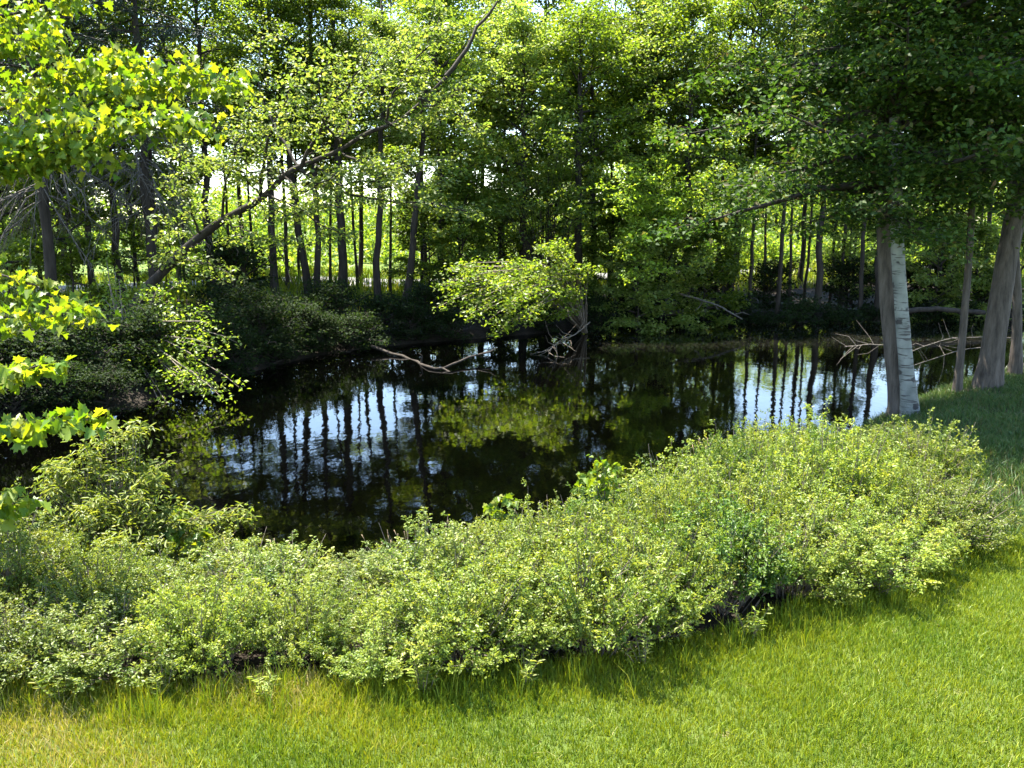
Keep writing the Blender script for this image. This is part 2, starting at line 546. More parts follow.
VAR = {}
def crown_variant(key, seed, height, rad, limbs, per, leaf, mat, tmpl=T_LEAF, low=.5, el=(8, 55), sig=.20, bend=.0, ntw=9, tw_len=.95, top=.35, bark=None, start=.3):
    rg = np.random.default_rng(seed)
    tw = Tubes()
    allp = []
    ga = rg.uniform(0, 6.28)
    for k in range(limbs):
        f = (k + .5) / limbs
        z = f ** .9 * height * .86
        prof = (low + (1 - low) * math.sin(math.pi * min(1, f * 1.5 + .1) * .55)) if f < .55 else (1 - (f - .55) / .45 * (1 - top))
        L = rad * prof * rg.uniform(.65, 1.15)
        az = ga + k * 2.39996 + rg.uniform(-.4, .4)
        e = R(el[0] + (el[1] - el[0]) * f + rg.uniform(-10, 10))
        path = limb_path(rg, (0, 0, z), az, e, L, bend=bend)
        r0 = .018 + .016 * L * (1 - .5 * f)
        tw.add(path, np.linspace(r0, .008, len(path)), 5, cap=False)
        allp.append(foliage_on(rg, path, tw, .009, ntw, tw_len, per, sig, start=start))
    # leader
    lp = limb_path(rg, (0, 0, height * .8), 0, R(88), height * .22)
    tw.add(lp, np.linspace(.03, .008, len(lp)), 4, cap=False)
    allp.append(foliage_on(rg, lp, tw, .008, 8, tw_len * .8, per, sig, start=0))
    pos = np.concatenate(allp)
    size = leaf * rg.uniform(.6, 1.25, len(pos))
    VAR[key] = (tw.mesh(key + '_branches', bark or M_BARK), leaf_mesh(key + '_crown', pos, size, tmpl, mat, rg))
    return VAR[key]

for k in range(5):
    crown_variant('bank%d' % k, 100 + k, 7.4, 2.7, 28, 14, .125, (L_FAR, L_FAR, L_MID, L_MID, L_FAR)[k], ntw=9, sig=.19, top=.2, el=(4, 60))
crown_variant('light0', 120, 7.0, 2.7, 27, 17, .13, L_LIGHT, ntw=10, sig=.20)
crown_variant('light1', 121, 7.0, 2.7, 27, 17, .13, L_LIGHT, ntw=10, sig=.20)
for k in range(3):
    crown_variant('sap%d' % k, 140 + k, 3.8, 1.45, 24, 13, .12, (L_FAR, L_LIGHT, L_MID)[k], ntw=8, tw_len=.55, sig=.13)
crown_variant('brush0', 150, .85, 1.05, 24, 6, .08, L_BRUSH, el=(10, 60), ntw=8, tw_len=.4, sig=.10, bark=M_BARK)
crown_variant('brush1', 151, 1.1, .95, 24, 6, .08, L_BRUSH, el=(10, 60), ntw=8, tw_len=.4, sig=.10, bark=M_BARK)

def add_crown(root, key, loc, rot=0.0, sc=1.0, scz=None, tilt=None):
    br, cr_ = VAR[key]
    for nm, me in (('branches', br), ('crown', cr_)):
        o = part(nm, me, root, loc)
        if tilt is not None:
            qz = Vector((0, 0, 1)).rotation_difference(Vector(tilt))
            from mathutils import Quaternion
            o.rotation_mode = 'QUATERNION'
            o.rotation_quaternion = qz @ Quaternion((0, 0, 1), rot)
        else:
            o.rotation_euler = (0, 0, rot)
        o.scale = (sc, sc, scz or sc)

def trunk_part(root, pts, rad, mat, seed=0, sides=10, name='trunk', flare=1.5):
    rg = np.random.default_rng(seed)
    pts = np.asarray(pts, float)
    t = np.linspace(0, 1, 16) ** 1.25
    P2 = along(pts, t)
    L = np.linalg.norm(P2[-1] - P2[0])
    h = t * L
    r = rad * (1 - .72 * t) * (1 + (flare - 1) * np.exp(-h / .35))
    wig = rg.standard_normal((16, 3)) * rad * .25 * np.array([1, 1, 0]); wig[0] = 0
    tb = Tubes(); tb.add(P2 + wig * np.minimum(1, h / 1.5)[:, None], r, sides, wob=.05, rg=rg)
    return part(name, tb.mesh(name, mat), root)

RG = np.random.default_rng(7)
GB = 'trees standing on the far bank'
# px at the foot, distance, width in px, lean in px over the trunk's visible height, crown kind, height of the lowest limbs, label
BANK = [
 (28, 27.5, 4, 3, 'bank0', 4.2, 'thin dark trunk nearest the left edge, before the pale road on the left bank'),
 (44, 28.5, 4, -4, 'bank1', 4.6, 'thin dark trunk leaning slightly left, second in from the left edge of the bank'),
 (96, 26.0, 7, -2, 'bank2', 4.5, 'straight black trunk rising behind the hanging grey dead twigs at left'),
 (122, 26.5, 8, 0, 'bank3', 4.8, 'thick straight black trunk just left of the foot of the leaning tree'),
 (158, 28.0, 6, 5, 'bank4', 4.4, 'dark trunk just behind the lower bend of the leaning tree'),
 (212, 29.5, 8, 2, 'bank0', 4.9, 'stout dark trunk under the middle of the leaning tree'),
 (275, 30.0, 8, 1, 'bank1', 4.6, 'straight dark trunk, left of the close pair right of the leaning tree'),
 (288, 31.5, 4, 2, 'bank2', 4.8, 'slender trunk close beside the straight trunk, right of that pair'),
 (310, 30.5, 8, -22, 'bank3', 4.9, 'forked-looking dark trunk leaning left, crossing its upright twin'),
 (318, 30.0, 7, 2, 'bank4', 4.7, 'upright dark twin of the left-leaning trunk it stands against'),
 (343, 30.0, 10, 0, 'bank0', 4.4, 'thickest straight trunk of the far bank left of the overhanging bush'),
 (376, 29.3, 8, 12, 'light0', 4.7, 'dark trunk bending gently right above the dark curved log', GB, M_BARK, .7),
 (403, 29.5, 8, 28, 'bank2', 4.5, 'dark trunk leaning clearly right beside the bright strip of field', GB, M_BARK, .7),
 (444, 31.0, 7, -3, 'bank3', 4.0, 'upright trunk behind the left end of the overhanging bush'),
 (480, 33.5, 6, 5, 'bank1', 3.8, 'dark trunk half hidden above the middle of the overhanging bush'),
 (523, 31.5, 8, 0, 'light1', 3.6, 'dark upright trunk showing above the top of the overhanging bush'),
 (576, 31.0, 9, 2, 'bank4', 3.8, 'thick black trunk at the right end of the overhanging bush'),
 (594, 32.5, 7, -4, 'bank0', 4.0, 'dark trunk one step right of the thick trunk by the overhanging bush'),
 (622, 34.0, 5, 6, 'bank2', 3.9, 'slim trunk behind the bright hanging sprays at mid bank'),
 (652, 33.0, 5, -2, 'light0', 3.6, 'slim tree carrying the bright yellow-green hanging sprays'),
 (687, 32.0, 9, -3, 'bank1', 4.0, 'tree with spreading roots above the pale fallen branch'),
 (716, 34.0, 4, 2, 'bank3', 4.4, 'thin trunk just right of the tree with spreading roots'),
 (751, 33.0, 4, -3, 'bank4', 4.8, 'thin trunk left of the tall pole-like one, before the road'),
 (778, 32.5, 5, 1, 'light1', 5.2, 'tall pole-straight thin trunk with one level side branch'),
 (818, 33.0, 8, 0, 'bank0', 4.9, 'dark trunk standing right in front of the white road'),
 (841, 34.5, 4, 3, 'bank2', 4.8, 'thin trunk between the road and the two-stemmed birch clump'),
 (862, 33.0, 5, -4, 'bank3', 4.6, 'dark trunk leaning left, next before the near birch clump'),
 (878, 32.5, 8, 0, 'bank1', 4.6, 'black trunk across the pond touching the outline of the near birch clump'),
 (928, 34.0, 4, 2, 'bank4', 4.5, 'thin far trunk seen through the gap right of the white birch'),
 (953, 33.5, 4, -6, 'bank0', 4.5, 'thin far trunk leaning left behind the slim near tree'),
 (1012, 33.0, 6, 2, 'bank2', 4.5, 'far trunk at the right edge beyond the large grey near trunk'),
]
def bank_tree(px, Y, w, lean, key, zc, label, group=GB, mat=M_BARK, sc=1.0, ttop=None):
    if group == GB and (190 < px < 440 or 715 < px < 890):
        zc += 1.3; sc *= .86
    x = X_at(px, Y)
    z = float(ground_z(x, Y))
    root = thing('tree', (x, Y, z), label, 'tree', group)
    rad = max(.05, w / F * Y * .5)
    hgt = zc + 6.4 * sc
    visible = 6.0
    slope = lean / F * Y / visible
    dy = RG.uniform(-.03, .03)
    pts = [(slope * h * (1 - .03 * h), dy * h, h - (.15 if h == 0 else 0)) for h in np.linspace(0, hgt, 9)]
    trunk_part(root, pts, rad, mat, seed=int(px) + 500)
    k = (zc - z)
    p = (slope * k * (1 - .03 * k), dy * k, k)
    add_crown(root, key, p, RG.uniform(0, 6.28), sc * RG.uniform(.9, 1.12), tilt=(slope * .6, dy, 1))
    return root
for row in BANK:
    bank_tree(*row)
# a second, deeper row seen only as crowns and thin stems through the first
GD = 'trees of the second row behind the bank'
DEEP = [(-60, 30, 'left of everything at the frame edge'), (70, 33, 'behind the dead twigs'), (180, 35, 'between the leaning tree and the road'), (245, 36, 'behind the leaning tree'),
        (360, 37, 'behind the thickest straight trunk'), (425, 38, 'behind the trunk that leans right'), (500, 37, 'above the overhanging bush'), (550, 39, 'above the right half of the overhanging bush'),
        (635, 39, 'behind the bright hanging sprays'), (670, 38, 'left of the tree with spreading roots'), (735, 40, 'right of the pale fallen branch'), (800, 40, 'between the pole-straight trunk and the road'),
        (900, 39, 'straight behind the birch clump'), (985, 38, 'behind the large grey near trunk'), (1070, 36, 'beyond the right edge trunk')]
for i, (px, Y, wh) in enumerate(DEEP):
    bank_tree(px, Y, 5, RG.uniform(-8, 8), 'bank%d' % (i % 5), RG.uniform(5.2, 5.9), 'thin-stemmed leafy tree in the deeper row, ' + wh, GD, sc=1.3)

THIN = [(58, 29.5, 'left of the black trunk behind the dead twigs'), (140, 31, 'between the thick black trunk and the leaning tree'), (185, 32, 'just left of the stout trunk under the leaning tree'),
        (232, 32.5, 'just right of the stout trunk under the leaning tree'), (256, 34, 'left of the close pair of trunks'), (300, 34, 'right of the close pair of trunks'), (330, 33, 'left of the thickest straight trunk'),
        (358, 34, 'right of the thickest trunk'), (390, 33, 'between the right-bending and right-leaning trunks'), (422, 33.5, 'right of the right-leaning trunk'), (462, 34, 'above the left end of the overhanging bush'),
        (503, 34.5, 'above the middle of the overhanging bush'), (540, 33.5, 'above the right part of the overhanging bush'), (560, 34.5, 'left of the thick trunk by the overhanging bush'), (608, 34, 'left of the bright hanging sprays'),
        (637, 35, 'in the middle of the bright hanging sprays'), (672, 34, 'left of the tree with spreading roots'), (701, 35, 'between the tree with spreading roots and the thin one'), (732, 34.5, 'above the lower end of the pale fallen branch'),
        (765, 35, 'left of the pole-straight trunk'), (790, 34, 'right of the pole-straight trunk'), (804, 35.5, 'left of the dark trunk before the road'), (830, 35, 'right of the dark trunk before the road'),
        (852, 36, 'before the right end of the white road'), (940, 35, 'between the white birch and the slim near tree'), (975, 35, 'between the slim near tree and the big trunk')]
for i, (px, Y, wh) in enumerate(THIN):
    bank_tree(px, Y, 3, RG.uniform(-9, 9), 'sap%d' % (i % 3), RG.uniform(4.7, 5.8), 'very thin dark stem ' + wh, 'thin stems among the bank trees', sc=1.15)

# ------------------------------------------------------------------ woods beyond the road (a far mass)
def woods():
    rg = np.random.default_rng(5)
    tb = Tubes(); ps = []
    for k in range(250):
        x = rg.uniform(-60, 62) if k < 190 else rg.uniform(5, 34)
        y = road_y(x) + (20 if x < 7 else 9) + 26 * rg.random() ** 1.5 + max(0, x) * .2
        z = float(ground_z(x, y))
        h = rg.uniform(3.8, 5.2) + (2.0 + 3.4 * rg.random() if x > 5 else 0)
        if k % 3 == 0:
            y = road_y(x) + rg.uniform(3.5, 20); h = rg.uniform(1.0, 1.9)
        tb.add([(x, y, z - .1), (x + rg.uniform(-.2, .2), y, z + h * .5), (x + rg.uniform(-.4, .4), y, z + h * .85)], [.11, .08, .03], 5)
        nc = 34
        c = np.array([x, y, z + h * .48]) + rg.standard_normal((nc, 3)) * np.array([1.1, 1.1, h * .27])
        p = np.repeat(c, 42, 0); p = p + rg.standard_normal(p.shape) * np.array([.42, .42, .22])
        p = p[(p[:, 2] < z + h + .4) & (p[:, 2] > z + .05)]
        ps.append(p)
    pos = np.concatenate(ps)
    lv, lo, tot, k = leaf_arrays(pos, rg.standard_normal(pos.shape), norm(np.array([0, 0, .7]) + rg.standard_normal(pos.shape) * .6), .30 * rg.uniform(.6, 1.2, len(pos)), T_LEAF)
    tv = np.concatenate(tb.v); tf = np.concatenate(tb.f)
    tri = tf[:, 2] == tf[:, 3]
    mask = np.ones(tf.shape, bool); mask[tri, 3] = False
    v = np.concatenate([lv, tv]); loops = np.concatenate([lo, tf[mask] + len(lv)])
    tots = np.concatenate([tot, np.where(tri, 3, 4)])
    var = np.concatenate([np.repeat(rg.random(len(pos)), k), np.zeros(len(tf))])
    mi = np.concatenate([np.zeros(len(tot)), np.ones(len(tf))])
    o = part('woods', build('woods', v, loops, tots, [L_MID, M_BARK], var=var, mat_idx=mi))
    tag(o, 'sunlit young woods massed beyond the pale road', 'woods', kind='stuff')
woods()

# ------------------------------------------------------------------ understory of the far bank
def sapling(px, Y, key, label, h=1.0, z0=.55, sc=1.0, group='leafy saplings on the far bank'):
    x = X_at(px, Y); z = float(ground_z(x, Y))
    root = thing('sapling', (x, Y, z), label, 'sapling', group)
    trunk_part(root, [(0, 0, -.1), (RG.uniform(-.1, .1), 0, 1.4 * sc), (RG.uniform(-.2, .2), 0, 4.2 * sc)], .035 * sc, M_BARK, seed=int(px) + 503, sides=6, flare=1.2)
    add_crown(root, key, (0, 0, z0), RG.uniform(0, 6.28), sc * RG.uniform(.92, 1.08), scz=sc * h)
for s in [
 (12, 25.5, 'sap1', 'pale green sapling at the left edge before the road'),
 (75, 25.0, 'sap0', 'leafy sapling between the dead twigs and the left bank bush'),
 (428, 31.0, 'sap0', 'dark green sapling right of the trunk that leans right'),
 (462, 30.0, 'sap2', 'leafy sapling rising behind the left half of the overhanging bush'),
 (498, 32.0, 'sap0', 'tall sapling rising behind the middle of the overhanging bush'),
 (548, 32.5, 'sap2', 'leafy sapling rising behind the right half of the overhanging bush'),
 (612, 31.5, 'sap0', 'dark sapling right of the thick trunk by the overhanging bush'),
 (636, 29.5, 'sap1', 'bright yellow-green sapling left of the tree with spreading roots'),
 (664, 30.5, 'sap1', 'bright sapling hanging over the top of the pale fallen branch'),
 (706, 31.5, 'sap0', 'deep green sapling right of the tree with spreading roots'),
 (848, 35.0, 'sap1', 'pale sapling left of the birch clump across the pond'),
 (938, 33.0, 'sap1', 'pale sapling across the pond right of the white birch'),
 (968, 34.0, 'sap2', 'leafy sapling across the pond behind the slim near tree'),
 (1018, 32.0, 'sap1', 'pale sapling across the pond at the right edge'),
] + [(px, Y, 'sap%d' % (i % 3), 'sunlit roadside sapling, ' + wh) for i, (px, Y, wh) in enumerate([
 (-10, 28, 'at the left frame edge'), (55, 28.8, 'behind the thin dark trunks at left'), (135, 31, 'left of the leaning tree'), (168, 33, 'under the first bend of the leaning tree'),
 (448, 39, 'behind the upright trunk by the overhanging bush'),
 (520, 40, 'far behind the overhanging bush'), (590, 41, 'behind the thick trunk by the overhanging bush'), (650, 42, 'behind the bright hanging sprays'), (960, 44, 'behind the slim near tree')])]:
    sapling(*s, h=RG.uniform(.85, 1.15), sc=1.1)
def shore_Y(px):
    ys = np.arange(10, 42, .1)
    d = pond_sd(np.array([X_at(px, y_, 0) for y_ in ys]), ys)
    k = np.where(d < 0)[0]
    return float(ys[k[-1]] + .25) if len(k) else 20.0
def brush(px, Y, key, label, sc=1.0, group='dark brush along the far shore'):
    if Y is None:
        Y = shore_Y(px)
    x = X_at(px, Y, .5); z = float(ground_z(x, Y))
    root = thing('brush', (x, Y, z), label, 'shrub', group)
    add_crown(root, key, (0, 0, 0), RG.uniform(0, 6.28), sc)
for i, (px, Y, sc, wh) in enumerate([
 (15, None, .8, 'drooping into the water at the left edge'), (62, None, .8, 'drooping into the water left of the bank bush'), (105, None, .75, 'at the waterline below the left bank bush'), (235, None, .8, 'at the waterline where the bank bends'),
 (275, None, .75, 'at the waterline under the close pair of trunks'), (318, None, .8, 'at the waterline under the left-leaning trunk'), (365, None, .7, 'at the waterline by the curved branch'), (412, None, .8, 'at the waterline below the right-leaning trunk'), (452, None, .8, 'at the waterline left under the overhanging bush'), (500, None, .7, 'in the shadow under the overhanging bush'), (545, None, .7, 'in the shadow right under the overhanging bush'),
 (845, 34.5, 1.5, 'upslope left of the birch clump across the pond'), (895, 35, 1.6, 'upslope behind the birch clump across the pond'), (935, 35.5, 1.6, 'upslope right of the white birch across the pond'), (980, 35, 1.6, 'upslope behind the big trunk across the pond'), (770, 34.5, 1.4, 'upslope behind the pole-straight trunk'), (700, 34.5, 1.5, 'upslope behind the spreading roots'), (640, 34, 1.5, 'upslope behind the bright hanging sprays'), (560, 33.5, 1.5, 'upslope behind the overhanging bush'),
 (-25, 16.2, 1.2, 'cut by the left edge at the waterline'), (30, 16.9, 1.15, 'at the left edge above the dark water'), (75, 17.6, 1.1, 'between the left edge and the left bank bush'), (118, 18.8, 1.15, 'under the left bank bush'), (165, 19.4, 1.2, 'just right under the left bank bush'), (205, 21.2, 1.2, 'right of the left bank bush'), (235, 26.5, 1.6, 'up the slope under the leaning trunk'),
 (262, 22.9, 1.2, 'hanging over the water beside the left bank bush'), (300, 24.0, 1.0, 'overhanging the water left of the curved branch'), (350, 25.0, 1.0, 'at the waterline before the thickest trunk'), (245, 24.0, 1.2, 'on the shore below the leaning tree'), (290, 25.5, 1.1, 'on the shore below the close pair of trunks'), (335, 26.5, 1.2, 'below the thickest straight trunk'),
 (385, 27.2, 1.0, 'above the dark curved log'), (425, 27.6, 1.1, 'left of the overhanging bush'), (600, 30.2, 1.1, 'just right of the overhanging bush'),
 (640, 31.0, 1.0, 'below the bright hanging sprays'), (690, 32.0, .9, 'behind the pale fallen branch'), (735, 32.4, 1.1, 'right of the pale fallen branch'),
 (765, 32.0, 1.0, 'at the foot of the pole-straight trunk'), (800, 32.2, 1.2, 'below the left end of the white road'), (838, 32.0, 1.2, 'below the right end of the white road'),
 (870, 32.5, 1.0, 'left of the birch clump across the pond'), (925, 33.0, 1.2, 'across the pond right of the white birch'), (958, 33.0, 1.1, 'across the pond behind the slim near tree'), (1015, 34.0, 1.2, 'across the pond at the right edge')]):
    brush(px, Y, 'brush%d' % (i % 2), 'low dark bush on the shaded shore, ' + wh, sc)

# ------------------------------------------------------------------ explicit limbs given in pixels
def px_path(pts, n=14):
    q = np.array([P(a, b_, c) for a, b_, c in pts])
    s = np.concatenate([[0], np.cumsum(np.linalg.norm(np.diff(q, axis=0), axis=1))])
    t = np.linspace(0, s[-1], n)
    return np.stack([np.interp(t, s, q[:, k]) for k in range(3)], 1)

def smooth_path(q, it=2):
    for _ in range(it):
        a = q.copy(); a[1:-1] = .25 * q[:-2] + .5 * q[1:-1] + .25 * q[2:]; q = a
    return q

# leaning tree on the left bank
def leaning_tree():
    rg = np.random.default_rng(31)
    path = smooth_path(px_path([(126, 330, 21.5), (136, 300, 21.5), (150, 285, 21.5), (180, 254, 21.5), (200, 236, 21.4), (227, 217, 21.4), (262, 200, 21.2), (284, 173, 21), (310, 162, 21), (340, 152, 21), (368, 130, 21), (395, 126, 21), (420, 104, 21), (445, 78, 21)], 30), 1)
    base = np.array([path[0][0], path[0][1], float(ground_z(path[0][0], path[0][1]))])
    root = thing('leaning_tree', base, 'dark crooked tree leaning far out to the right over the pond from the left bank', 'tree')
    path = np.concatenate([[base + [-.05, 0, -.15]], path]) - base
    tb = Tubes(); tb.add(path, (.036 + .125 * (1 - np.linspace(0, 1, len(path))) ** 1.7) * (1 + .10 * np.sin(np.arange(len(path)) * 1.9)), 12, wob=.05, rg=rg)
    part('trunk', tb.mesh('trunk', M_BARK), root)
    tw = Tubes(); ps = []
    def limb(pts, r0, per=18, ntw=12, tl=.8, start=.15):
        q = smooth_path(px_path(pts, 14), 1) - base
        q = q + rg.standard_normal(q.shape) * .03
        tw.add(q, np.linspace(r0, .010, len(q)), 6, cap=False)
        if per:
            ps.append(foliage_on(rg, q, tw, .008, ntw, tl, per, .16, start=start))
    limb([(445, 78, 21), (465, 50, 21.2), (480, 22, 21.5), (510, -8, 21.8), (540, -40, 22)], .055, ntw=8, start=.5)
    limb([(385, 124, 21), (410, 122, 20.5), (440, 100, 20.2), (470, 86, 20)], .04)
    limb([(300, 170, 21), (320, 130, 20.6), (345, 90, 20.3), (372, 50, 20)], .05)
    limb([(340, 147, 21), (352, 110, 21.4), (380, 72, 21.6), (410, 30, 21.8)], .04)
    limb([(262, 196, 21.2), (262, 150, 20.6), (280, 110, 20.2), (300, 70, 20)], .05)
    limb([(222, 222, 21.4), (225, 180, 20.8), (240, 140, 20.4), (250, 110, 20.2)], .04)
    limb([(300, 170, 21), (330, 190, 20.4), (370, 200, 20), (420, 202, 19.6), (470, 212, 19.3)], .04, ntw=14)
    limb([(262, 196, 21.2), (300, 205, 20.4), (322, 228, 20), (350, 235, 19.8)], .03, ntw=8)
    limb([(300, 170, 21), (270, 120, 22), (255, 80, 22.4), (262, 40, 22.8)], .04)
    limb([(420, 100, 21), (450, 110, 20.6), (480, 128, 20.4)], .03, ntw=8)
    limb([(340, 147, 21), (320, 115, 20), (318, 85, 19.6), (330, 60, 19.4)], .035)
    limb([(385, 124, 21), (392, 90, 20.4), (420, 55, 20.2), (440, 20, 20)], .035)
    limb([(180, 257, 21.5), (200, 262, 20.8), (232, 275, 20.4)], .025, ntw=6, tl=.4)
    limb([(200, 236, 21.4), (190, 205, 20.6), (180, 180, 20.3), (185, 150, 20.2)], .03, ntw=9, tl=.6)
    limb([(227, 217, 21.4), (236, 235, 20.4), (260, 240, 20), (300, 238, 19.8)], .022, ntw=8, tl=.5)
    limb([(160, 275, 21.5), (170, 245, 20.6), (165, 222, 20.3)], .02, ntw=6, tl=.45)
    limb([(340, 152, 21), (365, 165, 20.4), (400, 168, 20), (445, 160, 19.7)], .028, ntw=12, tl=.7)
    limb([(284, 173, 21), (300, 195, 20.2), (335, 172, 19.8), (372, 160, 19.5)], .024, ntw=12, tl=.7)
    limb([(262, 200, 21.2), (240, 170, 20.2), (215, 160, 19.8), (195, 165, 19.6)], .024, ntw=10, tl=.65)
    limb([(310, 162, 21), (340, 185, 20), (395, 182, 19.6), (440, 185, 19.3)], .024, ntw=13, tl=.6)
    limb([(262, 200, 21.2), (285, 215, 20), (320, 205, 19.6), (350, 208, 19.4)], .020, ntw=9, tl=.5)
    # bare dead side twigs
    for pts in [[(222, 222, 21.4), (235, 245, 21), (238, 255, 20.9)], [(262, 205, 21.2), (275, 240, 20.8), (292, 282, 20.4)], [(228, 225, 21.3), (245, 228, 21), (258, 236, 20.8), (270, 262, 20.6)], [(180, 257, 21.5), (205, 240, 21), (212, 250, 20.9)]]:
        limb(pts, .016, per=0)
    pos = np.concatenate(ps)
    part('branches', tw.mesh('branches', M_BARK), root)
    part('crown', leaf_mesh('crown', pos, .115 * rg.uniform(.6, 1.25, len(pos)), T_LEAF, L_LIGHT, rg), root)
leaning_tree()

# bright bush hanging over the water
def cluster_bush(name, label, cat, foot, blobs, leaf, tmpl, mat, per, rg, stem_mat=M_TWIG, sig=.13, r0=.03, group=None, nst=1.0, crown='foliage', flat=.55):
    """stems arching from the foot to blobs = (px, py, distance, n stems, spread)"""
    base = np.array(foot, float)
    root = thing(name, base, label, cat, group)
    tw = Tubes(); ps = []
    for (px, py, Y, n_, sp) in blobs:
        c = P(px, py, Y) - base
        for k in range(int(n_ * nst)):
            e = c + rg.standard_normal(3) * sp * np.array([1, 1, .8])
            mid = e * .5 + np.array([0, 0, .18 * np.linalg.norm(e)]) + rg.standard_normal(3) * .08
            q = np.array([[0, 0, 0], mid * .55 + rg.standard_normal(3) * .03, mid, e * .8 + mid * .2 + np.array([0, 0, .05]), e]) + np.array([rg.uniform(-.08, .08), rg.uniform(-.08, .08), 0])
            tw.add(q, [r0, r0 * .8, r0 * .55, r0 * .35, r0 * .15], 4, cap=False)
            t = np.linspace(.55, 1, 6)
            cl = along(q, t) + rg.standard_normal((6, 3)) * sp * .22
            p = np.repeat(cl, per, 0)
            ps.append(p + rg.standard_normal(p.shape) * np.array([sig, sig, sig * flat]))
    pos = np.concatenate(ps)
    part('stem', tw.mesh('stem', stem_mat), root)
    part(crown, leaf_mesh('foliage', pos, leaf * rg.uniform(.6, 1.25, len(pos)), tmpl, mat, rg), root)
    return root
rg = np.random.default_rng(61)
ft = G(585, 331, .1)
cluster_bush('overhanging_bush', 'bright yellow-green bush hanging low over the water at mid pond', 'bush', (ft[0], ft[1], .05),
    [(462, 272, 24.6, 4, .22), (452, 298, 24, 4, .22), (480, 292, 24, 6, .30), (500, 312, 24, 6, .28), (492, 276, 25, 5, .24), (472, 318, 23.6, 3, .2), (528, 288, 25, 8, .34), (548, 262, 26, 6, .26), (563, 288, 26.5, 5, .26),
     (520, 318, 24.5, 4, .22), (518, 268, 25.5, 4, .2), (555, 312, 26.5, 4, .22), (495, 332, 23.8, 2, .15), (560, 246, 26, 3, .14), (540, 250, 26, 2, .12), (575, 268, 26.8, 3, .2), (446, 282, 24.6, 2, .12), (515, 300, 24, 4, .25)], .12, T_LEAF, L_BRIGHT, 15, rg, sig=.13)
rg = np.random.default_rng(64)
hy = shore_Y(662) + .7; hx = X_at(662, hy)
cluster_bush('hanging_tree', 'small tree with bright layered sprays hanging over the far water above the pale branch', 'tree', (hx, hy, float(ground_z(hx, hy))),
    [(640, 185, 28.5, 6, .35), (620, 205, 28, 5, .3), (655, 200, 28.5, 6, .35), (665, 175, 29, 5, .35), (632, 228, 28, 4, .28), (660, 232, 28.2, 4, .3), (612, 195, 28, 3, .2), (645, 160, 29, 4, .35), (625, 245, 27.8, 3, .2), (628, 268, 27.6, 4, .22), (652, 270, 27.8, 3, .22), (672, 215, 29, 4, .35), (660, 140, 29.5, 4, .35), (690, 190, 29.5, 4, .35)], .12, T_LEAF, L_BRIGHT, 20, rg, sig=.14, r0=.020, stem_mat=M_BARK, crown='crown')
rg = np.random.default_rng(65)
hy = shore_Y(548) + .7; hx = X_at(548, hy)
cluster_bush('hanging_tree', 'small leafy tree spreading light layered sprays above and behind the overhanging bush', 'tree', (hx, hy, float(ground_z(hx, hy))),
    [(530, 195, 28.5, 4, .3), (560, 185, 28.8, 4, .3), (500, 200, 28.5, 4, .3), (475, 205, 28.5, 3, .25), (585, 205, 28.5, 4, .3), (520, 165, 29, 4, .35), (560, 150, 29, 4, .35), (595, 170, 29, 4, .3), (490, 170, 29, 3, .3), (540, 125, 29.5, 4, .35), (505, 140, 29.5, 3, .3), (580, 130, 29.5, 3, .3)], .12, T_LEAF, L_MID, 17, rg, sig=.14, r0=.020, stem_mat=M_BARK, crown='crown')
rg = np.random.default_rng(66)
hy = shore_Y(728) + .9; hx = X_at(728, hy)
cluster_bush('hanging_tree', 'small green tree with drooping sprays just right of the bright layered one', 'tree', (hx, hy, float(ground_z(hx, hy))),
    [(715, 160, 29, 4, .35), (740, 190, 29, 4, .3), (705, 215, 29, 4, .3), (725, 235, 29, 3, .25), (700, 250, 29, 3, .25), (755, 165, 29.5, 4, .35), (730, 130, 29.5, 4, .35), (765, 205, 29.5, 3, .3), (700, 180, 29, 4, .3), (750, 225, 29.3, 2, .25)], .12, T_LEAF, L_MID, 17, rg, sig=.14, r0=.020, stem_mat=M_BARK, crown='crown')
# bush on the left bank
rg = np.random.default_rng(62)
c0 = P(140, 395, 18.8)
cluster_bush('bank_bush', 'light green bush with loose sprays leaning over the water at the left bank', 'bush', (c0[0] - .6, 19.6, float(ground_z(c0[0] - .6, 19.6))),
    [(120, 300, 20, 5, .3), (150, 330, 19.5, 6, .3), (185, 325, 19, 6, .28), (130, 350, 19, 5, .3), (165, 360, 18.6, 5, .25), (205, 350, 18.4, 5, .22), (195, 385, 18, 6, .22), (215, 390, 17.8, 4, .18), (150, 380, 18.4, 3, .25),
     (105, 275, 20.4, 4, .3), (170, 300, 19.6, 3, .25), (178, 412, 17.8, 2, .15), (90, 320, 19.6, 4, .3)], .10, T_LEAF, L_BRIGHT, 11, rg, sig=.13)

